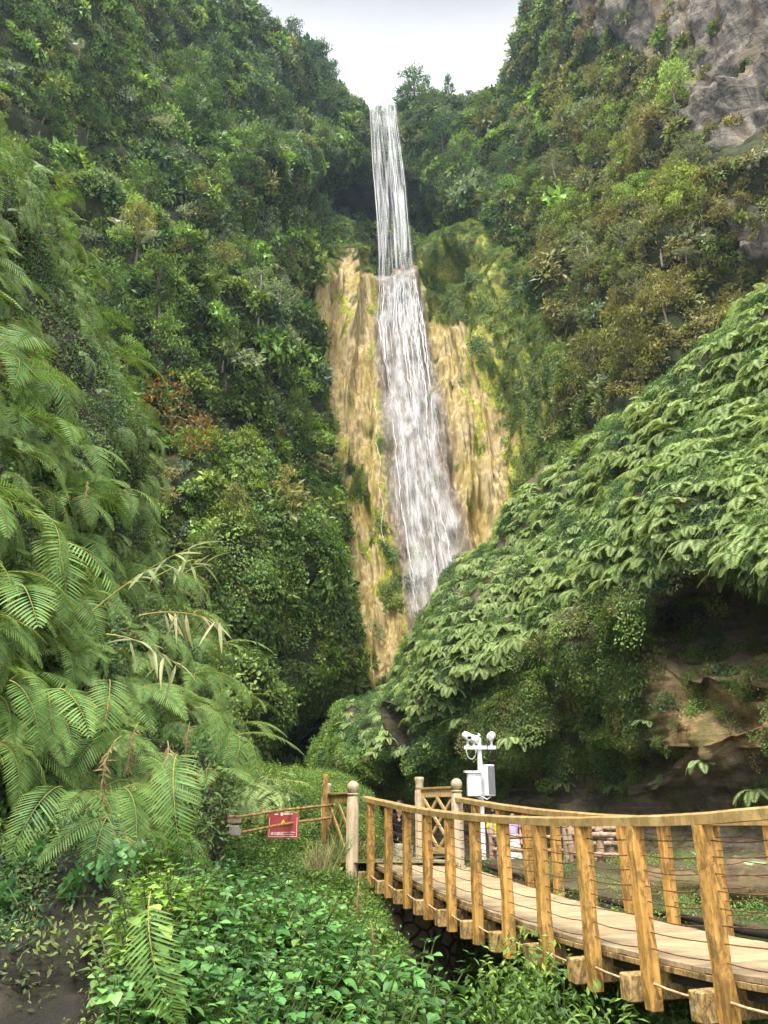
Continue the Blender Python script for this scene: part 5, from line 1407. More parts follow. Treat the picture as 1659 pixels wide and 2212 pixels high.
# skyline trees
sky_trees = [(535, 60, 1, 1.0), (562, 66, 1, 1.25), (592, 66, 0, 1.2), (622, 95, 1, 1.3), (652, 120, 1, 1.1), (682, 135, 1, 1.2), (704, 140, 1, 1.5), (722, 168, 1, 1.6), (735, 215, 3, .9), (750, 228, 0, .8),
             (775, 236, 1, .7), (878, 236, 1, 1.3), (898, 236, 1, 1.8), (922, 238, 1, 1.2), (945, 240, 0, 1.1), (971, 238, 5, 1.35), (992, 238, 2, 1.0), (1015, 238, 1, .9), (1045, 238, 0, .7), (1070, 240, 1, .9),
             (1090, 236, 0, 1.0), (1112, 222, 1, 1.1)]
SKL = ['slender tree alone on the ridge just above the left cliff shoulder', 'rounded dark tree second along the left ridge', 'broad mid-green tree on the left ridge before it steps down', 'dark tree on the step of the left ridge',
       'dark tree just right of the step in the left ridge', 'low dark tree halfway down the left ridge', 'tall dark tree crowning the lower left ridge', 'largest dark tree, last tall one on the left ridge before the waterfall',
       'thin grey-green tree at the foot of the left ridge', 'small tree on the saddle left of the waterfall lip', 'little dark tree right beside the waterfall lip, on its left', 'dark tree right beside the waterfall lip, on its right',
       'tall rounded dark tree right of the waterfall lip', 'dark tree between the tall rounded one and the conifer', 'mid-green tree just left of the skyline conifer', 'pointed conifer standing alone on the skyline right of the waterfall',
       'thin olive tree just right of the skyline conifer', 'low dark tree in the middle of the right saddle', 'lowest tree of the right saddle', 'small dark round tree on the right saddle before it rises', 'tree where the right saddle begins to rise', 'dark tree at the foot of the right rock wall']
for (x, y, k, s), lb in zip(sky_trees, SKL): tree_at(x, y + 4, k, s * (.8 if x < 760 else .9), lb, 'trees along the skyline', sink=-.2, tint=-.6)  # negative tint paints haze and backlight into the skyline crowns
regs = [('on the upper left slope', (60, 30, 500, 330), 40, [0, 1, 3, 4, 1], -.2), ('on the left slope near the waterfall', (420, 180, 720, 520), 32, [1, 1, 3, 0], -.5),
        ('on the middle left slope', (230, 420, 660, 800), 36, [0, 3, 2, 4, 1], 0), ('on the lower left slope', (440, 820, 680, 1350), 18, [0, 4, 2, 0], .1),
        ('on the slope right of the waterfall', (900, 250, 1160, 480), 26, [1, 0, 3, 4], -.4), ('on the upper right slope under the grey cliff', (1130, 200, 1520, 480), 36, [2, 3, 0, 4, 2], .3),
        ('on the middle right slope', (1100, 480, 1600, 700), 34, [2, 2, 0, 3], .5), ('on the lower right slope above the bluff', (1180, 700, 1440, 880), 9, [2, 2, 1], .7)]
for (nm, (x0, y0, x1, y1), n, ks, ti) in regs:  # negative tints near the fall are haze and backlight painted into crowns
    got = []
    for _ in range(4000):
        if len(got) >= n: break
        x, y = R.uniform(x0, x1), R.uniform(y0, y1)
        if near_hidden(np.array([x]), np.array([y + 40]))[0] or not not_trav(np.array([x]), np.array([y]))[0] or cave(np.array([x]), np.array([y]))[()][0] > .2 or bare_mask(np.array([x]), np.array([y]))[0] > 0 or fall_mask(np.array([x]), np.array([y]))[0]: continue
        if any((x - a_) ** 2 + (y - b_) ** 2 < 34 ** 2 for a_, b_ in got): continue
        got.append((x, y)); k = R.choice(ks); dist = float(canyonY(x, y))
        tree_at(x, y, k, R.uniform(.75, 1.35) * (dist / 75) ** .6, '%s tree among the shrubs %s' % (KN[k], nm), 'trees %s' % nm, tint=ti + R.uniform(-.2, .2))
# pale palms
for (x, y, s, yw, lb) in [(150, 122, 3.0, 2.2, 'pale silvery palm fronds high on the upper left slope'), (362, 300, 3.0, 2.5, 'drooping grey palm in the dark hollow of the left slope'),
                          (262, 535, 2.1, 2.2, 'broad silvery palm beside the near ferns, left one of two'), (312, 552, 1.8, 2.6, 'silvery palm just right of its larger twin by the near ferns'), (410, 485, 1.3, 2.0, 'small pale palm on the middle left slope'),
                          (430, 556, 1.9, 2.4, 'single pale palm leaf below the small palm on the left slope'), (480, 488, 1.7, 2.8, 'whitish palm below the round bush on the left slope'), (548, 528, 1.9, 3.0, 'dark-shaded palm low under the round bush left of the cliff'),
                          (925, 300, 3.2, 3.0, 'feathery pale palm just right of the waterfall'), (1322, 516, 2.4, 3.4, 'green-grey palm on the middle right slope'), (1495, 575, 2.0, 3.6, 'bright pale palm on the right slope above the bluff'),
                          (1530, 545, 1.6, 3.3, 'upright pale palm above the bright one on the right slope'), (1415, 330, 1.9, 3.2, 'small palm below the grey cliff'), (1000, 440, 2.2, 3.2, 'pale hanging palm on the wall right of the fall')]:
    p, n_ = at_px(CAN, x, y); palm_thing(p + n_ * 1.3 + Vector((0, 0, .5)), s * .62, yw - math.pi, lb)

# ------------------------------------------------------------------ bluff: ferns and moss
def fern_zone(x, y):
    top = np.interp(x, bx, bs) - 45; bot = np.interp(x, [740, 850, 900, 960, 1040, 1120, 1200, 1260, 1330, 1400, 1480, 1560, 1659, 1900], [1645, 1645, 1625, 1560, 1450, 1390, 1345, 1300, 1275, 1250, 1215, 1225, 1265, 1260])
    return (y > top) & (y < bot) & (x > 745)
fm = [fern_mesh(n=R.choice([6, 7, 8])) for _ in range(6)]
ferns = []
cand = sample(BLF, 9000, lambda x, y: fern_zone(x, y).astype(float), margin=60, ws=False, facing=-.75)
order = list(range(9000)); taken = []
for i in order:
    x, y = cand[2][i], cand[3][i]; d = np.linalg.norm(cand[0][i]); rmin = 19.5 * (30 / max(d, 14)) ** .5
    if any(abs(x - a_) < rmin and (x - a_) ** 2 + (y - b_) ** 2 < rmin ** 2 for a_, b_, _ in taken): continue
    taken.append((x, y, i))
print('bluff ferns', len(taken))
def fern_place(mesh, p, N_, s, label, group, jitter=.5, nm='fern', tint=0.0):
    h = Vector((N_[0], N_[1], 0)); h = h.normalized() if h.length > .05 else Vector((0, -1, 0))
    tc_ = Vector((-p[0], -p[1], 0)).normalized(); h = (h + tc_ * .5).normalized()
    yaw = math.atan2(-h.x, h.y) + R.gauss(0, jitter)
    if isinstance(mesh, bpy.types.Mesh):
        o = bpy.data.objects.new(nm, mesh); C.objects.link(o)
    else: o = mesh
    o.location = Vector(p); o.rotation_euler = (R.gauss(-.05, .15), R.gauss(0, .15), yaw); o.scale = (s,) * 3
    tag(o, label, 'fern', group); o['tint'] = float(tint); return o
zones = [(lambda x, y: x > 1500 and y < 1000, 'on the top right of the bluff'), (lambda x, y: x > 1400, 'hanging over the dark recess at right'), (lambda x, y: x > 1150 and y < 1180, 'on the middle crest of the bluff'),
         (lambda x, y: x > 1150, 'on the lower middle of the bluff'), (lambda x, y: x > 980, 'on the left middle of the bluff'), (lambda x, y: True, 'on the left tip of the bluff beside the fall')]
rest = []
taken.sort(key=lambda t: np.linalg.norm(cand[0][t[2]]) * R.uniform(.8, 1.2))
for n_i, (x, y, i) in enumerate(taken):
    p, N_ = cand[0][i], cand[1][i]; s = R.uniform(.62, 1.25) * (.85 if x < 1000 else 1)
    if n_i < 100:
        z = [nm for f, nm in zones if f(x, y)][0]
        fern_place(R.choice(fm), p, N_, s, 'one of many pale green ferns %s' % z, 'ferns %s' % z, tint=R.gauss(0, .12) + (.1 if x > 1480 else 0) * -1)
    else: rest.append((p, N_, s))
fern_col = protos('fern_proto', fm)
extra = sample(BLF, 1500, lambda x, y: fern_zone(x, y).astype(float), margin=60, ws=False, facing=-.75)
pp_ = [r[0] for r in rest] + list(extra[0]); nn_ = [r[1] for r in rest] + list(extra[1]); ss_ = [r[2] for r in rest] + [R.uniform(.5, .9) for _ in extra[0]]
ro = []
for p, N_ in zip(pp_, nn_):
    h = Vector((N_[0], N_[1], 0)).normalized() + Vector((-p[0], -p[1], 0)).normalized() * .5; ro.append((R.gauss(-.25, .15), 0, math.atan2(-h.x, h.y) + R.gauss(0, .6)))
scatter('fern_undergrowth', 'mass of smaller ferns filling the gaps on the bluff', 'ferns', fern_col, pp_, ro, ss_, [R.randrange(6) for _ in pp_], [R.gauss(0, .15) for _ in pp_])
mk_scatter('bluff_undergrowth', 'dark leafy undergrowth beneath the bluff ferns', 'undergrowth', BLF, 1300, lambda x, y: fern_zone(x, y).astype(float), bush_col, pick([0, 8, 2], [.4, .4, .2]),
           lambda x, y, p: rng.uniform(.35, .6, len(x)), lambda x, y: rng.normal(-.2, .2, x.shape), .3, ws=False)
def moss_zone(x, y):
    z = ((y > np.interp(x, bx, bs) - 30) & (y < 1720) & ~fern_zone(x, y)).astype(float)
    z *= 1 - .9 * inpoly(x, y, [(1395, 1235), (1480, 1215), (1700, 1250), (1700, 1400), (1560, 1400), (1380, 1420), (1400, 1330)])
    z *= np.where((x > 1380) & (y > 1400), .13, 1) * np.where((x > 1090) & (y > 1650), .10, 1) * np.where((x > 1380) & (y > 1620), .12, 1)
    z *= 1 - .93 * blob(x, y, 1240, 1560, 38, 60, 4)
    z *= 1 - .8 * blob(x, y, 880, 1600, 25, 70, 4)
    return z
def pick_moss(x, y):
    a = rng.choice([8, 0, 6, 2], len(x), p=[.4, .25, .2, .15]); b = rng.choice([4, 5, 8, 2, 11, 0], len(x), p=[.25, .22, .2, .15, .06, .12])
    a = np.where((x < 900) & (rng.random(len(x)) < .6), 6, a)
    return np.where((x > 1000) & (rng.random(len(x)) < .65), b, a)
mk_scatter('bluff_creepers', 'low creepers and moss on the shaded wall under the ferns', 'creepers', BLF, 2600, moss_zone, bush_col, pick_moss,
           lambda x, y, p: rng.uniform(.22, .6, len(x)) * np.where(x < 960, 1.35, 1), lambda x, y: rng.normal(.05, .3, x.shape) + np.where(x > 1000, .1, -.1), .2, lift=-.15)
mk_scatter('bluff_trailers', 'trailing small-leaved vines over the lower bluff', 'vines', BLF, 1100, moss_zone, ivy_col, pick([0, 3, 6, 7, 4], [.2, .2, .3, .2, .1]),
           lambda x, y, p: rng.uniform(.35, .7, len(x)), lambda x, y: rng.normal(.2, .3, x.shape), .0, lift=.3, spin=.4)
mk_scatter('recess_growth', 'sparse growth on the stratified rock at the foot of the bluff', 'plants', BLF, 150, lambda x, y: ((y > 1640) & (x > 1080)) * 1.0, bush_col, pick([0, 8, 4], [.4, .4, .2]),
           lambda x, y, p: rng.uniform(.12, .25, len(x)), lambda x, y: rng.normal(.2, .3, x.shape), .2)
# a few single ferns on the lower wall
for (x, y, s, lb) in [(1105, 1600, 1.1, 'light green fern on the wall just right of the camera pole'), (1000, 1560, 1.2, 'yellow-green fern above and left of the camera pole'), (930, 1610, 1.0, 'fern low on the wall left of the camera pole'),
                      (1340, 1700, .9, 'fern hanging above the log fences'), (1520, 1650, .8, 'small fern alone on the brown mossy rock'), (1640, 1710, 1.0, 'fern at the right edge just above the rail'), (1400, 1560, .7, 'small fern beside the dark cleft'),
                      (1610, 1440, .9, 'fern at right on top of the brown mossy rock'), (1215, 1690, .8, 'fern hanging over the undercut above the rail'), (960, 1650, .9, 'pale fern just above the far end posts')]:
    p, N_ = at_px(BLF, x, y); fern_place(R.choice(fm), p, N_, s, lb, 'single ferns on the lower wall', .3)

# ------------------------------------------------------------------ near left cliff
FR = [frond_mesh(dr, 27, w, side=sd_) for dr, w, sd_ in ((1.1, .23, .1), (1.5, .25, -.12), (1.9, .26, .06), (2.3, .24, -.05), (1.3, .22, .2), (1.7, .27, .0))]
DEAD = [frond_mesh(2.6, 24, .17, 'leaf_dead', True, .05), frond_mesh(2.9, 20, .14, 'leaf_dead', True, -.1)]
def near_fern_zone(x, y):
    r = np.interp(y, [120, 180, 260, 380, 430, 560, 650, 740, 880, 950, 1090, 1150, 1350, 1540, 1640, 1720, 1800, 1850], [-60, 0, 40, 100, 150, 200, 265, 270, 330, 370, 390, 420, 450, 490, 490, 420, 390, 380])
    return (x < r) & (y > 120) & ((y < 1700) | (y < 1850) & (x > 160))
cand = sample(NEA, 5000, lambda x, y: near_fern_zone(x, y) * (1 - .8 * blob(x, y, 60, 1700, 130, 150)) * (1 - .75 * blob(x, y, 210, 1290, 110, 90)) * np.where((x > 330) & (y > 1620), .3, 1), margin=160, ws=False, facing=-.35)
taken = []
for i in range(5000):
    x, y = cand[2][i], cand[3][i]; d = cand[0][i][1]; rmin = 50 * (9 / d) ** .6
    if x < 240 and 650 < y < 1250: rmin *= 1.35
    if any(abs(x - a_) < rmin and (x - a_) ** 2 + (y - b_) ** 2 < rmin ** 2 for a_, b_, _ in taken): continue
    taken.append((x, y, i))

def big_fern(p, N_, s, nf, label, group, spread=1.0, jitter=.35, droopsel=None, bias=None):
    o = thing('fern', label, 'fern', p, 0, group)
    h = Vector((N_[0], N_[1], 0)).normalized(); h = (h + Vector((.55, -.45, 0))).normalized() if bias is None else Vector(bias).normalized()
    yaw = math.atan2(-h.x, h.y) + R.gauss(0, jitter)
    o.rotation_euler = (R.gauss(-.38, .15), 0, yaw); o.scale = (s,) * 3
    for k in range(nf):
        me = R.choice(FR) if droopsel is None else FR[droopsel]
        f = bpy.data.objects.new('frond', me); C.objects.link(f); f.parent = o
        f.rotation_euler = (R.gauss(-.12, .22), R.gauss(0, .2), (k - (nf - 1) / 2) * .5 * spread + R.gauss(0, .12)); q = R.uniform(.75, 1.1); f.scale = (q, q, q)
    return o
nz_ = [(lambda x, y: y < 560, 'high on the left foreground cliff'), (lambda x, y: y < 950 and x < 180, 'at the left edge above the long drooping ones'), (lambda x, y: y < 950, 'on the upper outer edge of the left foreground cliff'),
       (lambda x, y: x < 230 and y < 1300, 'in the middle left with long drooping fronds'), (lambda x, y: y < 1300, 'on the middle outer edge of the left foreground cliff'), (lambda x, y: x < 230, 'in the shade low at the left edge'),
       (lambda x, y: True, 'on the lower outer edge of the left foreground cliff')]
near_n = 0; near_rest = []
for (x, y, i) in taken:
    p, N_ = cand[0][i], cand[1][i]; z = [nm for f, nm in nz_ if f(x, y)][0]
    s = R.uniform(.62, .95) * (1.3 if (x < 260 and 650 < y < 1300) else 1.0) * (1.25 if x > 300 or y < 850 else 1)
    if near_n > 195:
        near_rest.append((p + N_ * R.uniform(.05, .25), N_, s)); continue
    near_n += 1
    big_fern(p + N_ * R.uniform(.2, .5), N_, s, R.choice([3, 4, 5]), 'one of many green ferns %s' % z, 'ferns %s' % z)
near_protos = []
for k in range(4):
    b = MB()
    for j in range(3):
        me = FR[(k + j * 2) % 6]; M = Matrix.Rotation((j - 1) * .6, 4, 'Z') @ Matrix.Rotation(-.3 - .2 * j, 4, 'X')
        vs = [M @ v.co for v in me.vertices]; fs = [tuple(p_.vertices) for p_ in me.polygons]
        o_ = len(b.f); b.add(vs, fs, 0, lv=[a_.value for a_ in me.attributes['lv'].data], tip=[a_.value for a_ in me.attributes['tip'].data])
        b.m[o_:] = [p_.material_index for p_ in me.polygons]
    near_protos.append(b.mesh('fern', ['leaf_fern', 'rachis']))
nf_col = protos('near_fern_proto', near_protos)
ex_ = sample(NEA, 620, lambda x, y: near_fern_zone(x, y) * 1.0, margin=120, ws=False, facing=-.35)
pp_ = [r[0] for r in near_rest] + [a_ + b_ * R.uniform(.1, .3) for a_, b_ in zip(ex_[0], ex_[1])]; nn_ = [r[1] for r in near_rest] + list(ex_[1]); ss_ = [r[2] for r in near_rest] + [R.uniform(.35, .7) for _ in ex_[0]]
ro = []
for N_ in nn_:
    h = (Vector((N_[0], N_[1], 0)).normalized() + Vector((.55, -.45, 0))).normalized(); ro.append((R.gauss(-.3, .2), 0, math.atan2(-h.x, h.y) + R.gauss(0, .4)))
scatter('small_ferns', 'smaller ferns filling in between the large ones on the left foreground cliff', 'ferns', nf_col, pp_, ro, ss_, [R.randrange(4) for _ in pp_], [R.gauss(-.1, .15) for _ in pp_])
# named single fronds in front
for (x, y, Y, s, yw, nf, ds, lb) in [(40, 1300, 5.6, 1.05, -.55, 1, 1, 'large lone fern frond with yellow tips at the lower left edge'), (385, 1630, 6.6, .95, .25, 1, 2, 'bright frond hanging straight down over the dark roots, right of the brown dead ones'),
                                   (325, 1925, 2.9, .40, -.25, 1, 1, 'largest single fern frond hanging in front of the broad-leaved shrubs'), (135, 1700, 6.0, .75, .1, 1, 2, 'short drooping frond over the dark rock at lower left'),
                                   (20, 1470, 6.0, .75, -.7, 2, 1, 'pair of yellowish fronds at the left edge above the dark rock'), (105, 1500, 6.3, .8, -.3, 2, 1, 'two fronds hanging side by side right of the yellowish pair'),
                                   (235, 1470, 7.5, .85, -.1, 1, 3, 'pale yellow frond curling down in the shade of the left cliff'), (390, 1530, 8.5, .9, -.5, 1, 0, 'narrow yellow-green frond pointing down to the right'), (300, 1640, 7.5, .8, -.4, 1, 0, 'slim frond left of the bright hanging one'),
                                   (440, 1680, 9.5, 1.0, -.7, 2, 0, 'long fern fronds reaching across the rusty pipes')]:
    p = P(x, y, Y); o = big_fern(p, (0, -1, 0), s, nf, lb, None, .7, 0, ds, (math.sin(-yw + .0) * 1.0 + .35, -1, 0))
    if Y < 4.5: o.rotation_euler = (-.95, 0, math.pi + .25)
# dead brown fronds
for (x, y, Y, s, lb) in [(262, 1590, 7.2, .95, 'brown withered frond hanging left of the bright hanging one'), (300, 1560, 7.6, .8, 'second brown withered frond between the roots'), (362, 1600, 7.4, .9, 'long brown withered frond touching the bright hanging one'),
                         (240, 1500, 7.8, .6, 'short dead frond high in the dark roots'), (775, 1905, 9.3, .75, 'brown dead frond hanging at the right edge of the bank'), (800, 1990, 8.3, .7, 'pale withered frond hanging below the brown one beside the bridge'), (190, 1040, 8.0, .5, 'rusty dead frond among the drooping ferns'),
                         (410, 1560, 8.4, .7, 'thin dead frond near the outer ferns')]:
    o = bpy.data.objects.new('dead_frond', R.choice(DEAD)); C.objects.link(o); o.location = P(x, y, Y); o.scale = (s,) * 3; o.rotation_euler = (-1.0, 0, math.pi + R.uniform(-.4, .4)); tag(o, lb, 'dead frond', 'withered brown fern fronds')
# understory of the near cliff
SM = [bush_mesh(a_, n_, l_, r_, .3, asp=s_, twig=False) for a_, n_, l_, r_, s_ in (('leaf_dark', 240, .085, .34, .45), ('leaf_mid', 240, .075, .34, .45), ('leaf_ivy', 240, .07, .34, .45), ('leaf_bright', 200, .08, .32, .45), ('leaf_dead', 160, .09, .36, .2), ('leaf_olive', 240, .06, .34, .45))]
small_col = protos('small_proto', SM)
def near_dens(x, y):
    z = np.ones_like(x) * (y < 2200) * (x < np.interp(y, [100, 180, 260, 380, 560, 650, 740, 880, 1090, 1150, 1350, 1540, 1640, 1720, 1800, 1950], [-120, -30, 20, 80, 180, 240, 255, 310, 370, 400, 430, 470, 480, 460, 430, 400]))
    z *= 1 - .96 * inpoly(x, y, [(-200, 2090), (60, 2050), (100, 1910), (200, 1870), (280, 1960), (270, 2300), (-200, 2400)])
    return z * (1 - .6 * blob(x, y, 40, 1700, 90, 60))
mk_scatter('cliff_undergrowth', 'dark leaves, roots and small plants behind the near ferns', 'undergrowth', NEA, 5200, near_dens, small_col, pick([0, 1, 2, 3, 4, 5], [.55, .2, .06, .02, .13, .04]),
           lambda x, y, p: rng.uniform(.45, .85, len(x)) * np.clip(p[:, 1] / 8, .8, 1.15), lambda x, y: rng.normal(0, .3, x.shape), .2, ws=False, lift=-.25)
# hanging roots
mb = MB()
for k in range(260):
    x = R.gauss(240, 120); y = R.uniform(1250, 1800)
    if x > 470 or x < -50: continue
    p, n_ = at_px(NEA, x, y); p = p + n_ * R.uniform(.02, .22); ln = R.uniform(.2, .8)
    pts = [p + Vector((R.gauss(0, .02) * i, R.gauss(0, .02) * i, -ln * i / 5)) for i in range(6)]; mb.tube(pts, [.006, .005, .005, .004, .003, .002], 4, cap=False)
o = mb.build('hanging_roots', 'bark', None, True); tag(o, 'thin brown roots hanging down the shaded near cliff', 'roots', kind='stuff')
# bamboo sprays
def bamboo(x, y, Y, dx, dz, label, n=16, s=.8):
    o = thing('bamboo', label, 'bamboo', P(x, y, Y), 0, 'bamboo sprays on the near cliff')
    mb = MB(); d = Vector((dx, -.25, dz)); pts = [d * t + Vector((0, 0, -.25 * t * t)) for t in np.linspace(0, 1, 9)]; mb.tube(pts, [.009 * s - .0007 * i for i in range(9)], 5, cap=False); mb.build('cane', 'rachis', o, True)
    mb = MB()
    for k in range(n):
        t = .3 + .7 * k / n; p = d * t + Vector((0, 0, -.25 * t * t)); dr_ = (d.normalized() * .6 + Vector((R.gauss(0, .5), R.gauss(-.3, .3), R.uniform(-1.2, .3)))).normalized()
        mb.leaf(p, dr_, Vector((0, -.5, .8)) + rv() * .3, R.uniform(.22, .42) * s, R.uniform(.03, .05) * s, seg=4, droop=R.uniform(.1, .5), fold=.2)
    mb.build('leaves', 'leaf_bamboo', o)
bamboo(200, 1320, 6.4, .9, .75, 'long bamboo spray rising to the right in front of the left ferns'); bamboo(300, 1330, 6.8, .8, .12, 'bamboo spray with broad drooping yellowish leaves, middle one')
bamboo(230, 1370, 6.6, .75, -.1, 'lowest bamboo spray with dry brownish blades', 14); bamboo(330, 1250, 7.2, .6, .3, 'short bamboo spray behind the long one', 12)
# red-leaved shrub
for (x, y, lb) in ((400, 905, 'reddish-leaved shrub on the outer edge of the left foreground cliff'), (425, 935, 'rusty red shrub just below the reddish one'), (362, 850, 'small dark red shrub just above the reddish one')):
    o = thing('red_shrub', lb, 'shrub', P(x, y + 15, 12.2), 0, 'red-leaved shrubs')
    me = bush_mesh('leaf_red', 120, .09, .28, .25, twig=False); q = bpy.data.objects.new('foliage', me); C.objects.link(q); q.parent = o

# broad-leaved plants
def broad_plant(h=.55, n=5, ls=.13, mat='leaf_broad', wr=.62, lean=.35):
    st = MB(); lf = MB()
    for s_ in range(n):
        a = R.uniform(0, 6.28); d = Vector((math.cos(a) * lean, math.sin(a) * lean, 1)).normalized(); hh = h * R.uniform(.65, 1.1)
        pts = [d * hh * t + Vector((d.x * t * t * .15, d.y * t * t * .15, 0)) for t in np.linspace(0, 1, 5)]; st.tube(pts, [.008, .007, .006, .005, .003], 4, cap=False)
        for k in range(5):
            t = .35 + .65 * k / 4; p = d * hh * t + Vector((d.x * t * t * .15, d.y * t * t * .15, 0)); b0 = k * 1.57 + R.uniform(-.3, .3)
            for e in (0, math.pi):
                az = b0 + e; dr_ = Vector((math.cos(az), math.sin(az), R.uniform(-.25, .35) + (.4 if k == 4 else 0)))
                l = ls * (1.15 - .55 * abs(t - .7)) * R.uniform(.75, 1.2) * (.6 if k == 4 else 1)
                q = p + dr_.normalized() * l * .25; st.tube([p, q], .0025, 3, cap=False)
                lf.leaf(q, dr_, Vector((0, 0, 1)) + rv() * .25, l, l * wr * 1.25, seg=5, droop=R.uniform(.1, .45), fold=.14)
    return st.mesh('stem', ['stem_green']), lf.mesh('leaves', [mat])
BP = [broad_plant(.5, 6, .095) for _ in range(3)] + [broad_plant(.46, 6, .082, 'leaf_broad', .7) for _ in range(2)] + [broad_plant(.45, 6, .07, 'leaf_mid')]
YP = [broad_plant(.42, 6, .085, 'leaf_bright', .5), broad_plant(.4, 6, .08, 'leaf_mid', .5), broad_plant(.45, 6, .095, 'leaf_ivy', .5)]
def place_plant(pair, p, s, nm, label, group, rx=0.0, ry=0.0):
    o = thing(nm, label, 'shrub', p, R.uniform(0, 6.28), group); o.scale = (s,) * 3
    for k, (n_, me) in enumerate(zip(('stem', 'leaves'), pair)):
        q = bpy.data.objects.new(n_, me); C.objects.link(q); q.parent = o
    o.rotation_euler.x = rx; o.rotation_euler.y = ry
    return o
def poisson(S, N_c, dens, rfun, margin=60, lim=400):
    c = sample(S, N_c, dens, margin=margin, ws=False, facing=-.2); out = []
    for i in range(N_c):
        x, y = c[2][i], c[3][i]; r = rfun(x, y, c[0][i])
        if any((x - a_) ** 2 + (y - b_) ** 2 < r * r for a_, b_, _, _ in out): continue
        out.append((x, y, c[0][i], c[1][i]))
        if len(out) >= lim: break
    return out
zone_b = lambda x, y: inpoly(x, y, [(215, 2400), (235, 2230), (320, 2150), (420, 2060), (430, 1950), (480, 1890), (570, 1930), (620, 2000), (700, 2060), (800, 2110), (900, 2190), (960, 2400)]) * 1.0
res = poisson(BNK, 4000, zone_b, lambda x, y, p: 22 * (6.2 / p[1]) ** .45, 140, 285)
for (x, y, p, N_) in res:
    z = 'at the bottom edge' if y > 2120 else ('in the middle of the lower bank' if y > 1960 else 'below the near ferns')
    place_plant(R.choice(BP), Vector(p), R.uniform(.8, 1.2) * min(1.1, max(.5, p[1] / 6.6)), 'broad_leaf_shrub', 'one of many broad-leaved green shrubs %s' % z, 'broad-leaved shrubs %s' % z, R.uniform(.0, .35))
zone_y = lambda x, y: (~(zone_b(x, y) > 0)) * (y > 1600) * (x > np.where(y > 1950, 90, 250)) * (x < 960) * 1.0
res = poisson(BNK, 9000, lambda x, y: zone_y(x, y), lambda x, y, p: 17 * (14 / p[1]) ** .45, 40, 290)
for (x, y, p, N_) in res:
    z = 'above the pipe railing' if y < 1760 else ('below the pipe railing' if y < 1880 else 'on the bank edge beside the bridge')
    place_plant(R.choice(YP[:2] if y < 1880 else YP), Vector(p), R.uniform(.7, 1.15), 'leafy_weed', 'one of many light green leafy weeds %s' % z, 'light green weeds %s' % z, R.uniform(.0, .3))
mk_scatter('bank_ground_cover', 'low green ground cover on the left bank', 'ground cover', BNK, 2600, lambda x, y: (zone_y(x, y) + .45 * zone_b(x, y)) * np.where((x > 820) & (y > 1990), .35, 1), small_col, pick([1, 2, 3, 5, 0], [.2, .25, .35, .12, .08]),
           lambda x, y, p: rng.uniform(.35, .7, len(x)) * np.clip(p[:, 1] / 11, .55, 1.05), lambda x, y: rng.normal(0, .25, x.shape), .6, ws=False)
mk_scatter('bank_ferns', 'pale ferns massed on the bank beyond the pipe railing', 'ferns', BNK, 110, lambda x, y: (y < 1760) * (y > 1600) * (x > 420) * (x < 600) * 1.0, fern_col, pick([0, 1, 2, 3], [1, 1, 1, 1]),
           lambda x, y, p: rng.uniform(.8, 1.3, len(x)), lambda x, y: rng.normal(0, .2, x.shape), .9, ws=False)
# dry grass tuft by the left end post
def tuft(n=120, h=.5, mat='leaf_bamboo', sp_=.25, wd=.012):
    mb = MB()
    for k in range(n):
        b = Vector((R.gauss(0, sp_ * .4), R.gauss(0, sp_ * .4), 0)); mb.leaf(b, Vector((R.gauss(0, .35), R.gauss(0, .35), 1)), rv(), h * R.uniform(.5, 1.1), wd, seg=3, droop=R.uniform(0, .4))
    return mb.mesh('grass', [mat])
for (x, y, Y, lb) in ((728, 1850, 14.6, 'yellowish dry grass tuft at the foot of the left ball-topped post'), (690, 1875, 13.0, 'dry grass tuft lower down the bank, left of the first beam ends')):
    o = bpy.data.objects.new('grass_tuft', tuft()); C.objects.link(o); o.location = P(x, y, Y) - Vector((0, 0, .05)); tag(o, lb, 'grass tuft', 'dry grass tufts')
# vines with ribbed leaves low on the near cliff
for k, (x, y) in enumerate([(40, 1990), (90, 1900), (130, 1960), (20, 1900), (230, 1900), (60, 1740), (120, 1760), (170, 1790), (230, 1760), (275, 1745), (290, 1800), (215, 1830), (150, 1850), (95, 1800), (250, 1870), (290, 1700), (30, 1790)]):
    p, n_ = at_px(NEA, x, y); place_plant(BP[k % 5], p + n_ * .12, .62, 'trailing_vine', 'trailing vine with ribbed green leaves above the dark rock', 'vines above the dark rock', 1.3)
# plants beside and below the bridge on the right side
def gdens(poly): return lambda x, y: inpoly(x, y, poly) * 1.0
mk_scatter('ravine_growth', 'leafy growth on the ravine side below the bridge', 'plants', G, 520, lambda x, y: inpoly(x, y, [(1040, 2030), (1160, 2060), (1330, 2120), (1720, 2280), (1720, 2400), (1150, 2400), (1060, 2212), (1010, 2100)]) * .8 + .08 * inpoly(x, y, [(850, 1950), (1050, 2010), (1060, 2300), (950, 2300)]), small_col, pick([1, 2, 3, 0, 4], [.3, .25, .2, .15, .1]),
           lambda x, y, p: rng.uniform(.4, .9, len(x)), lambda x, y: rng.normal(.1, .3, x.shape), .5, ws=False, facing=-.1)
for (x, y) in [(1085, 2060), (1110, 2110), (1150, 2080), (1180, 2150), (1260, 2170), (1215, 2120), (1330, 2190), (1125, 2190)]:
    p, n_ = at_px(G, x, y); fern_place(R.choice(fm), p + n_ * .05, n_, .42, 'small fern on the ravine side below the bridge', 'small ferns below the bridge', .5)
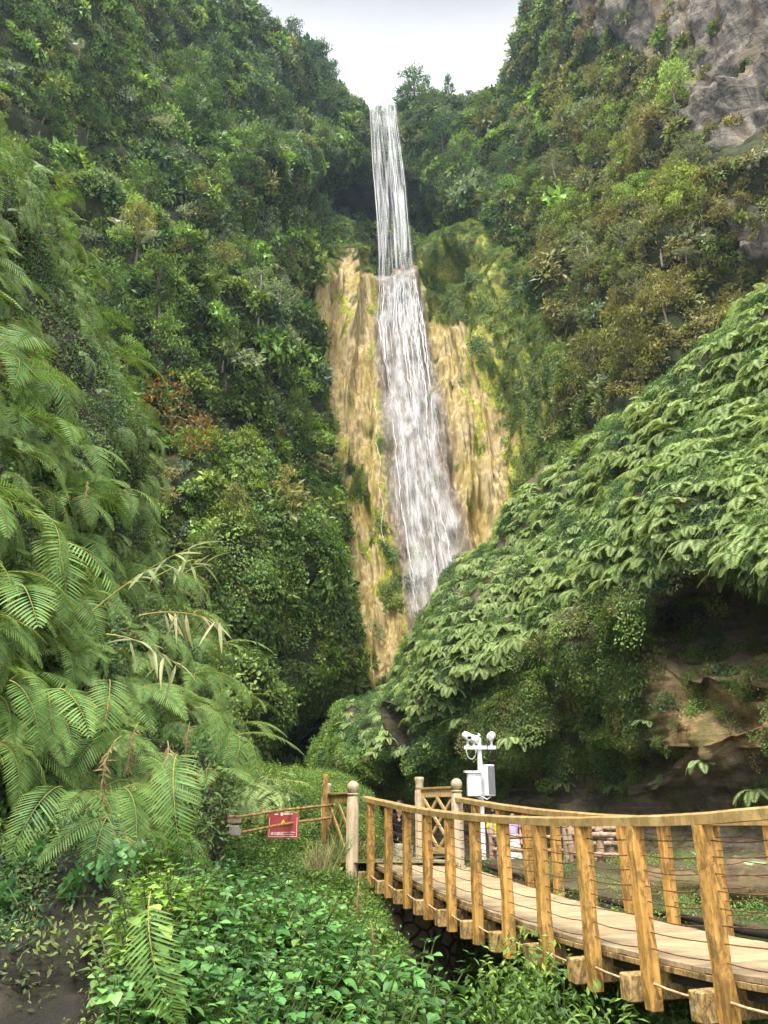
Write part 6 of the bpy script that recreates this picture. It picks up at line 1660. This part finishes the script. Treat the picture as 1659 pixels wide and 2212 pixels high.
for (x, y, Y) in [(1085, 2050, 9.2), (1120, 2085, 8.8), (1155, 2075, 9.0), (1195, 2125, 8.3), (1130, 2150, 8.2), (1235, 2150, 7.9), (1275, 2185, 7.5), (1060, 2120, 8.8), (1180, 2190, 7.8)]:
    tp = P(x, y, Y); gz_ = float(ground_z(tp.x, tp.y)); h_ = max(.5, tp.z - gz_); st_ = MB(); lf_ = MB()
    for k_ in range(5):
        a_ = R.uniform(0, 6.28); e_ = Vector((math.cos(a_) * .3, math.sin(a_) * .3, h_ * R.uniform(.75, 1.0))); st_.tube([Vector((0, 0, 0)), e_ * .5 + Vector((0, 0, .1)), e_], [.012, .009, .004], 4, cap=False)
        for j_ in range(90):
            d_ = rv(); q_ = e_ + Vector((d_.x * .24, d_.y * .24, d_.z * .22 - .35 * R.random() ** 2)); lf_.leaf(q_, d_ + Vector((0, 0, -.6)) + rv() * .5, Vector((0, -.3, 1)) + rv() * .3, R.uniform(.07, .12), .038, fold=.2)
    place_plant((st_.mesh('stem', ['stem_green']), lf_.mesh('leaves', [R.choice(['leaf_mid', 'leaf_bright', 'leaf_ivy'])])), (tp.x, tp.y, gz_), 1.0, 'ravine_shrub', 'tall leafy shrub growing up out of the ravine beside the crossbeam ends', 'tall shrubs in the ravine')
p, n_ = at_px(G, 1175, 2180); place_plant(broad_plant(.3, 3, .22, wr=.7), p, 1.0, 'broad_leaf_shrub', 'large-leaved plant alone below the bridge', None)
mk_scatter('far_bank_cover', 'bright low plants on the ground beyond the right handrail', 'ground cover', G, 230, lambda x, y: inpoly(x, y, [(1130, 1860), (1300, 1820), (1400, 1830), (1720, 1900), (1720, 2010), (1300, 1990), (1130, 1930)]) * 1.0, small_col, pick([3, 2, 1, 5], [.4, .3, .2, .1]),
           lambda x, y, p: rng.uniform(.25, .6, len(x)), lambda x, y: rng.normal(-.1, .2, x.shape), .9, ws=False)
# banana plant
o = thing('banana_plant', 'young banana plant with two broad pale leaves right of the deck', 'banana plant', (4.75, 12.3, ground_z(4.75, 12.3)))
for (yw, l, w, el) in ((-1.2, .75, .24, .5), (-1.0, .75, .25, -.15), (.6, .5, .18, .9)):
    mb = MB(); d = Vector((-math.sin(yw), -abs(math.cos(yw)) * .3, el)); mb.leaf(Vector((0, 0, .35)), d, Vector((0, -.6, 1)), l, w, seg=8, droop=.25, fold=.08, lv=.6); mb.build('leaf', 'leaf_banana', o)
mb = MB(); mb.tube([(0, 0, -.1), (.0, 0, .2), (.01, -.01, .38)], [.04, .03, .018], 8); mb.build('stem', 'stem_green', o, True)
# loose boulders on the far bank
for (x, y, Y, s, lb) in ((1440, 1890, 13.5, .45, 'brown boulder behind the banana plant'), (1640, 1890, 12.5, .6, 'large stratified boulder at far right under the rail')):
    mb = MB(); vs = []; fs = []; nu, nv = 22, 12
    for i in range(nv + 1):
        for j in range(nu):
            d = Vector((math.cos(6.283 * j / nu) * math.sin(math.pi * i / nv), math.sin(6.283 * j / nu) * math.sin(math.pi * i / nv), math.cos(math.pi * i / nv)))
            r = s * (1 + .35 * noise.fractal(d * 1.5 + Vector((x, 0, 0)), .9, 2, 4)); vs.append(Vector((d.x * r * 1.5, d.y * r, d.z * r * .7)))
    for i in range(nv):
        for j in range(nu): fs.append((i * nu + j, (i + 1) * nu + j, (i + 1) * nu + (j + 1) % nu, i * nu + (j + 1) % nu))
    mb.add(vs, fs, soil=.5); q = P(x, y, Y); o = mb.build('boulder', 'strata_rock', None, True, loc=(q.x, q.y, ground_z(q.x, q.y) + s * .2)); tag(o, lb, 'boulder')

# ------------------------------------------------------------------ air
hz = newmat('haze_air'); q = NB(hz)
vol = q.n('ShaderNodeVolumePrincipled', {'Color': (.62, .78, 1.0, 1), 'Density': 0.00022, 'Anisotropy': 0.3})
om = hz.node_tree.nodes.new('ShaderNodeOutputMaterial'); hz.node_tree.links.new(vol.outputs[0], om.inputs['Volume'])
mb = MB(); x0, x1, y0, y1, z0, z1 = -135, 135, -20, 185, -12, 215
vs = [(x, y, z) for x in (x0, x1) for y in (y0, y1) for z in (z0, z1)]
mb.add(vs, [(0, 1, 3, 2), (4, 6, 7, 5), (0, 4, 5, 1), (2, 3, 7, 6), (0, 2, 6, 4), (1, 5, 7, 3)])
o = mb.build('haze', 'haze_air'); tag(o, kind='stuff')
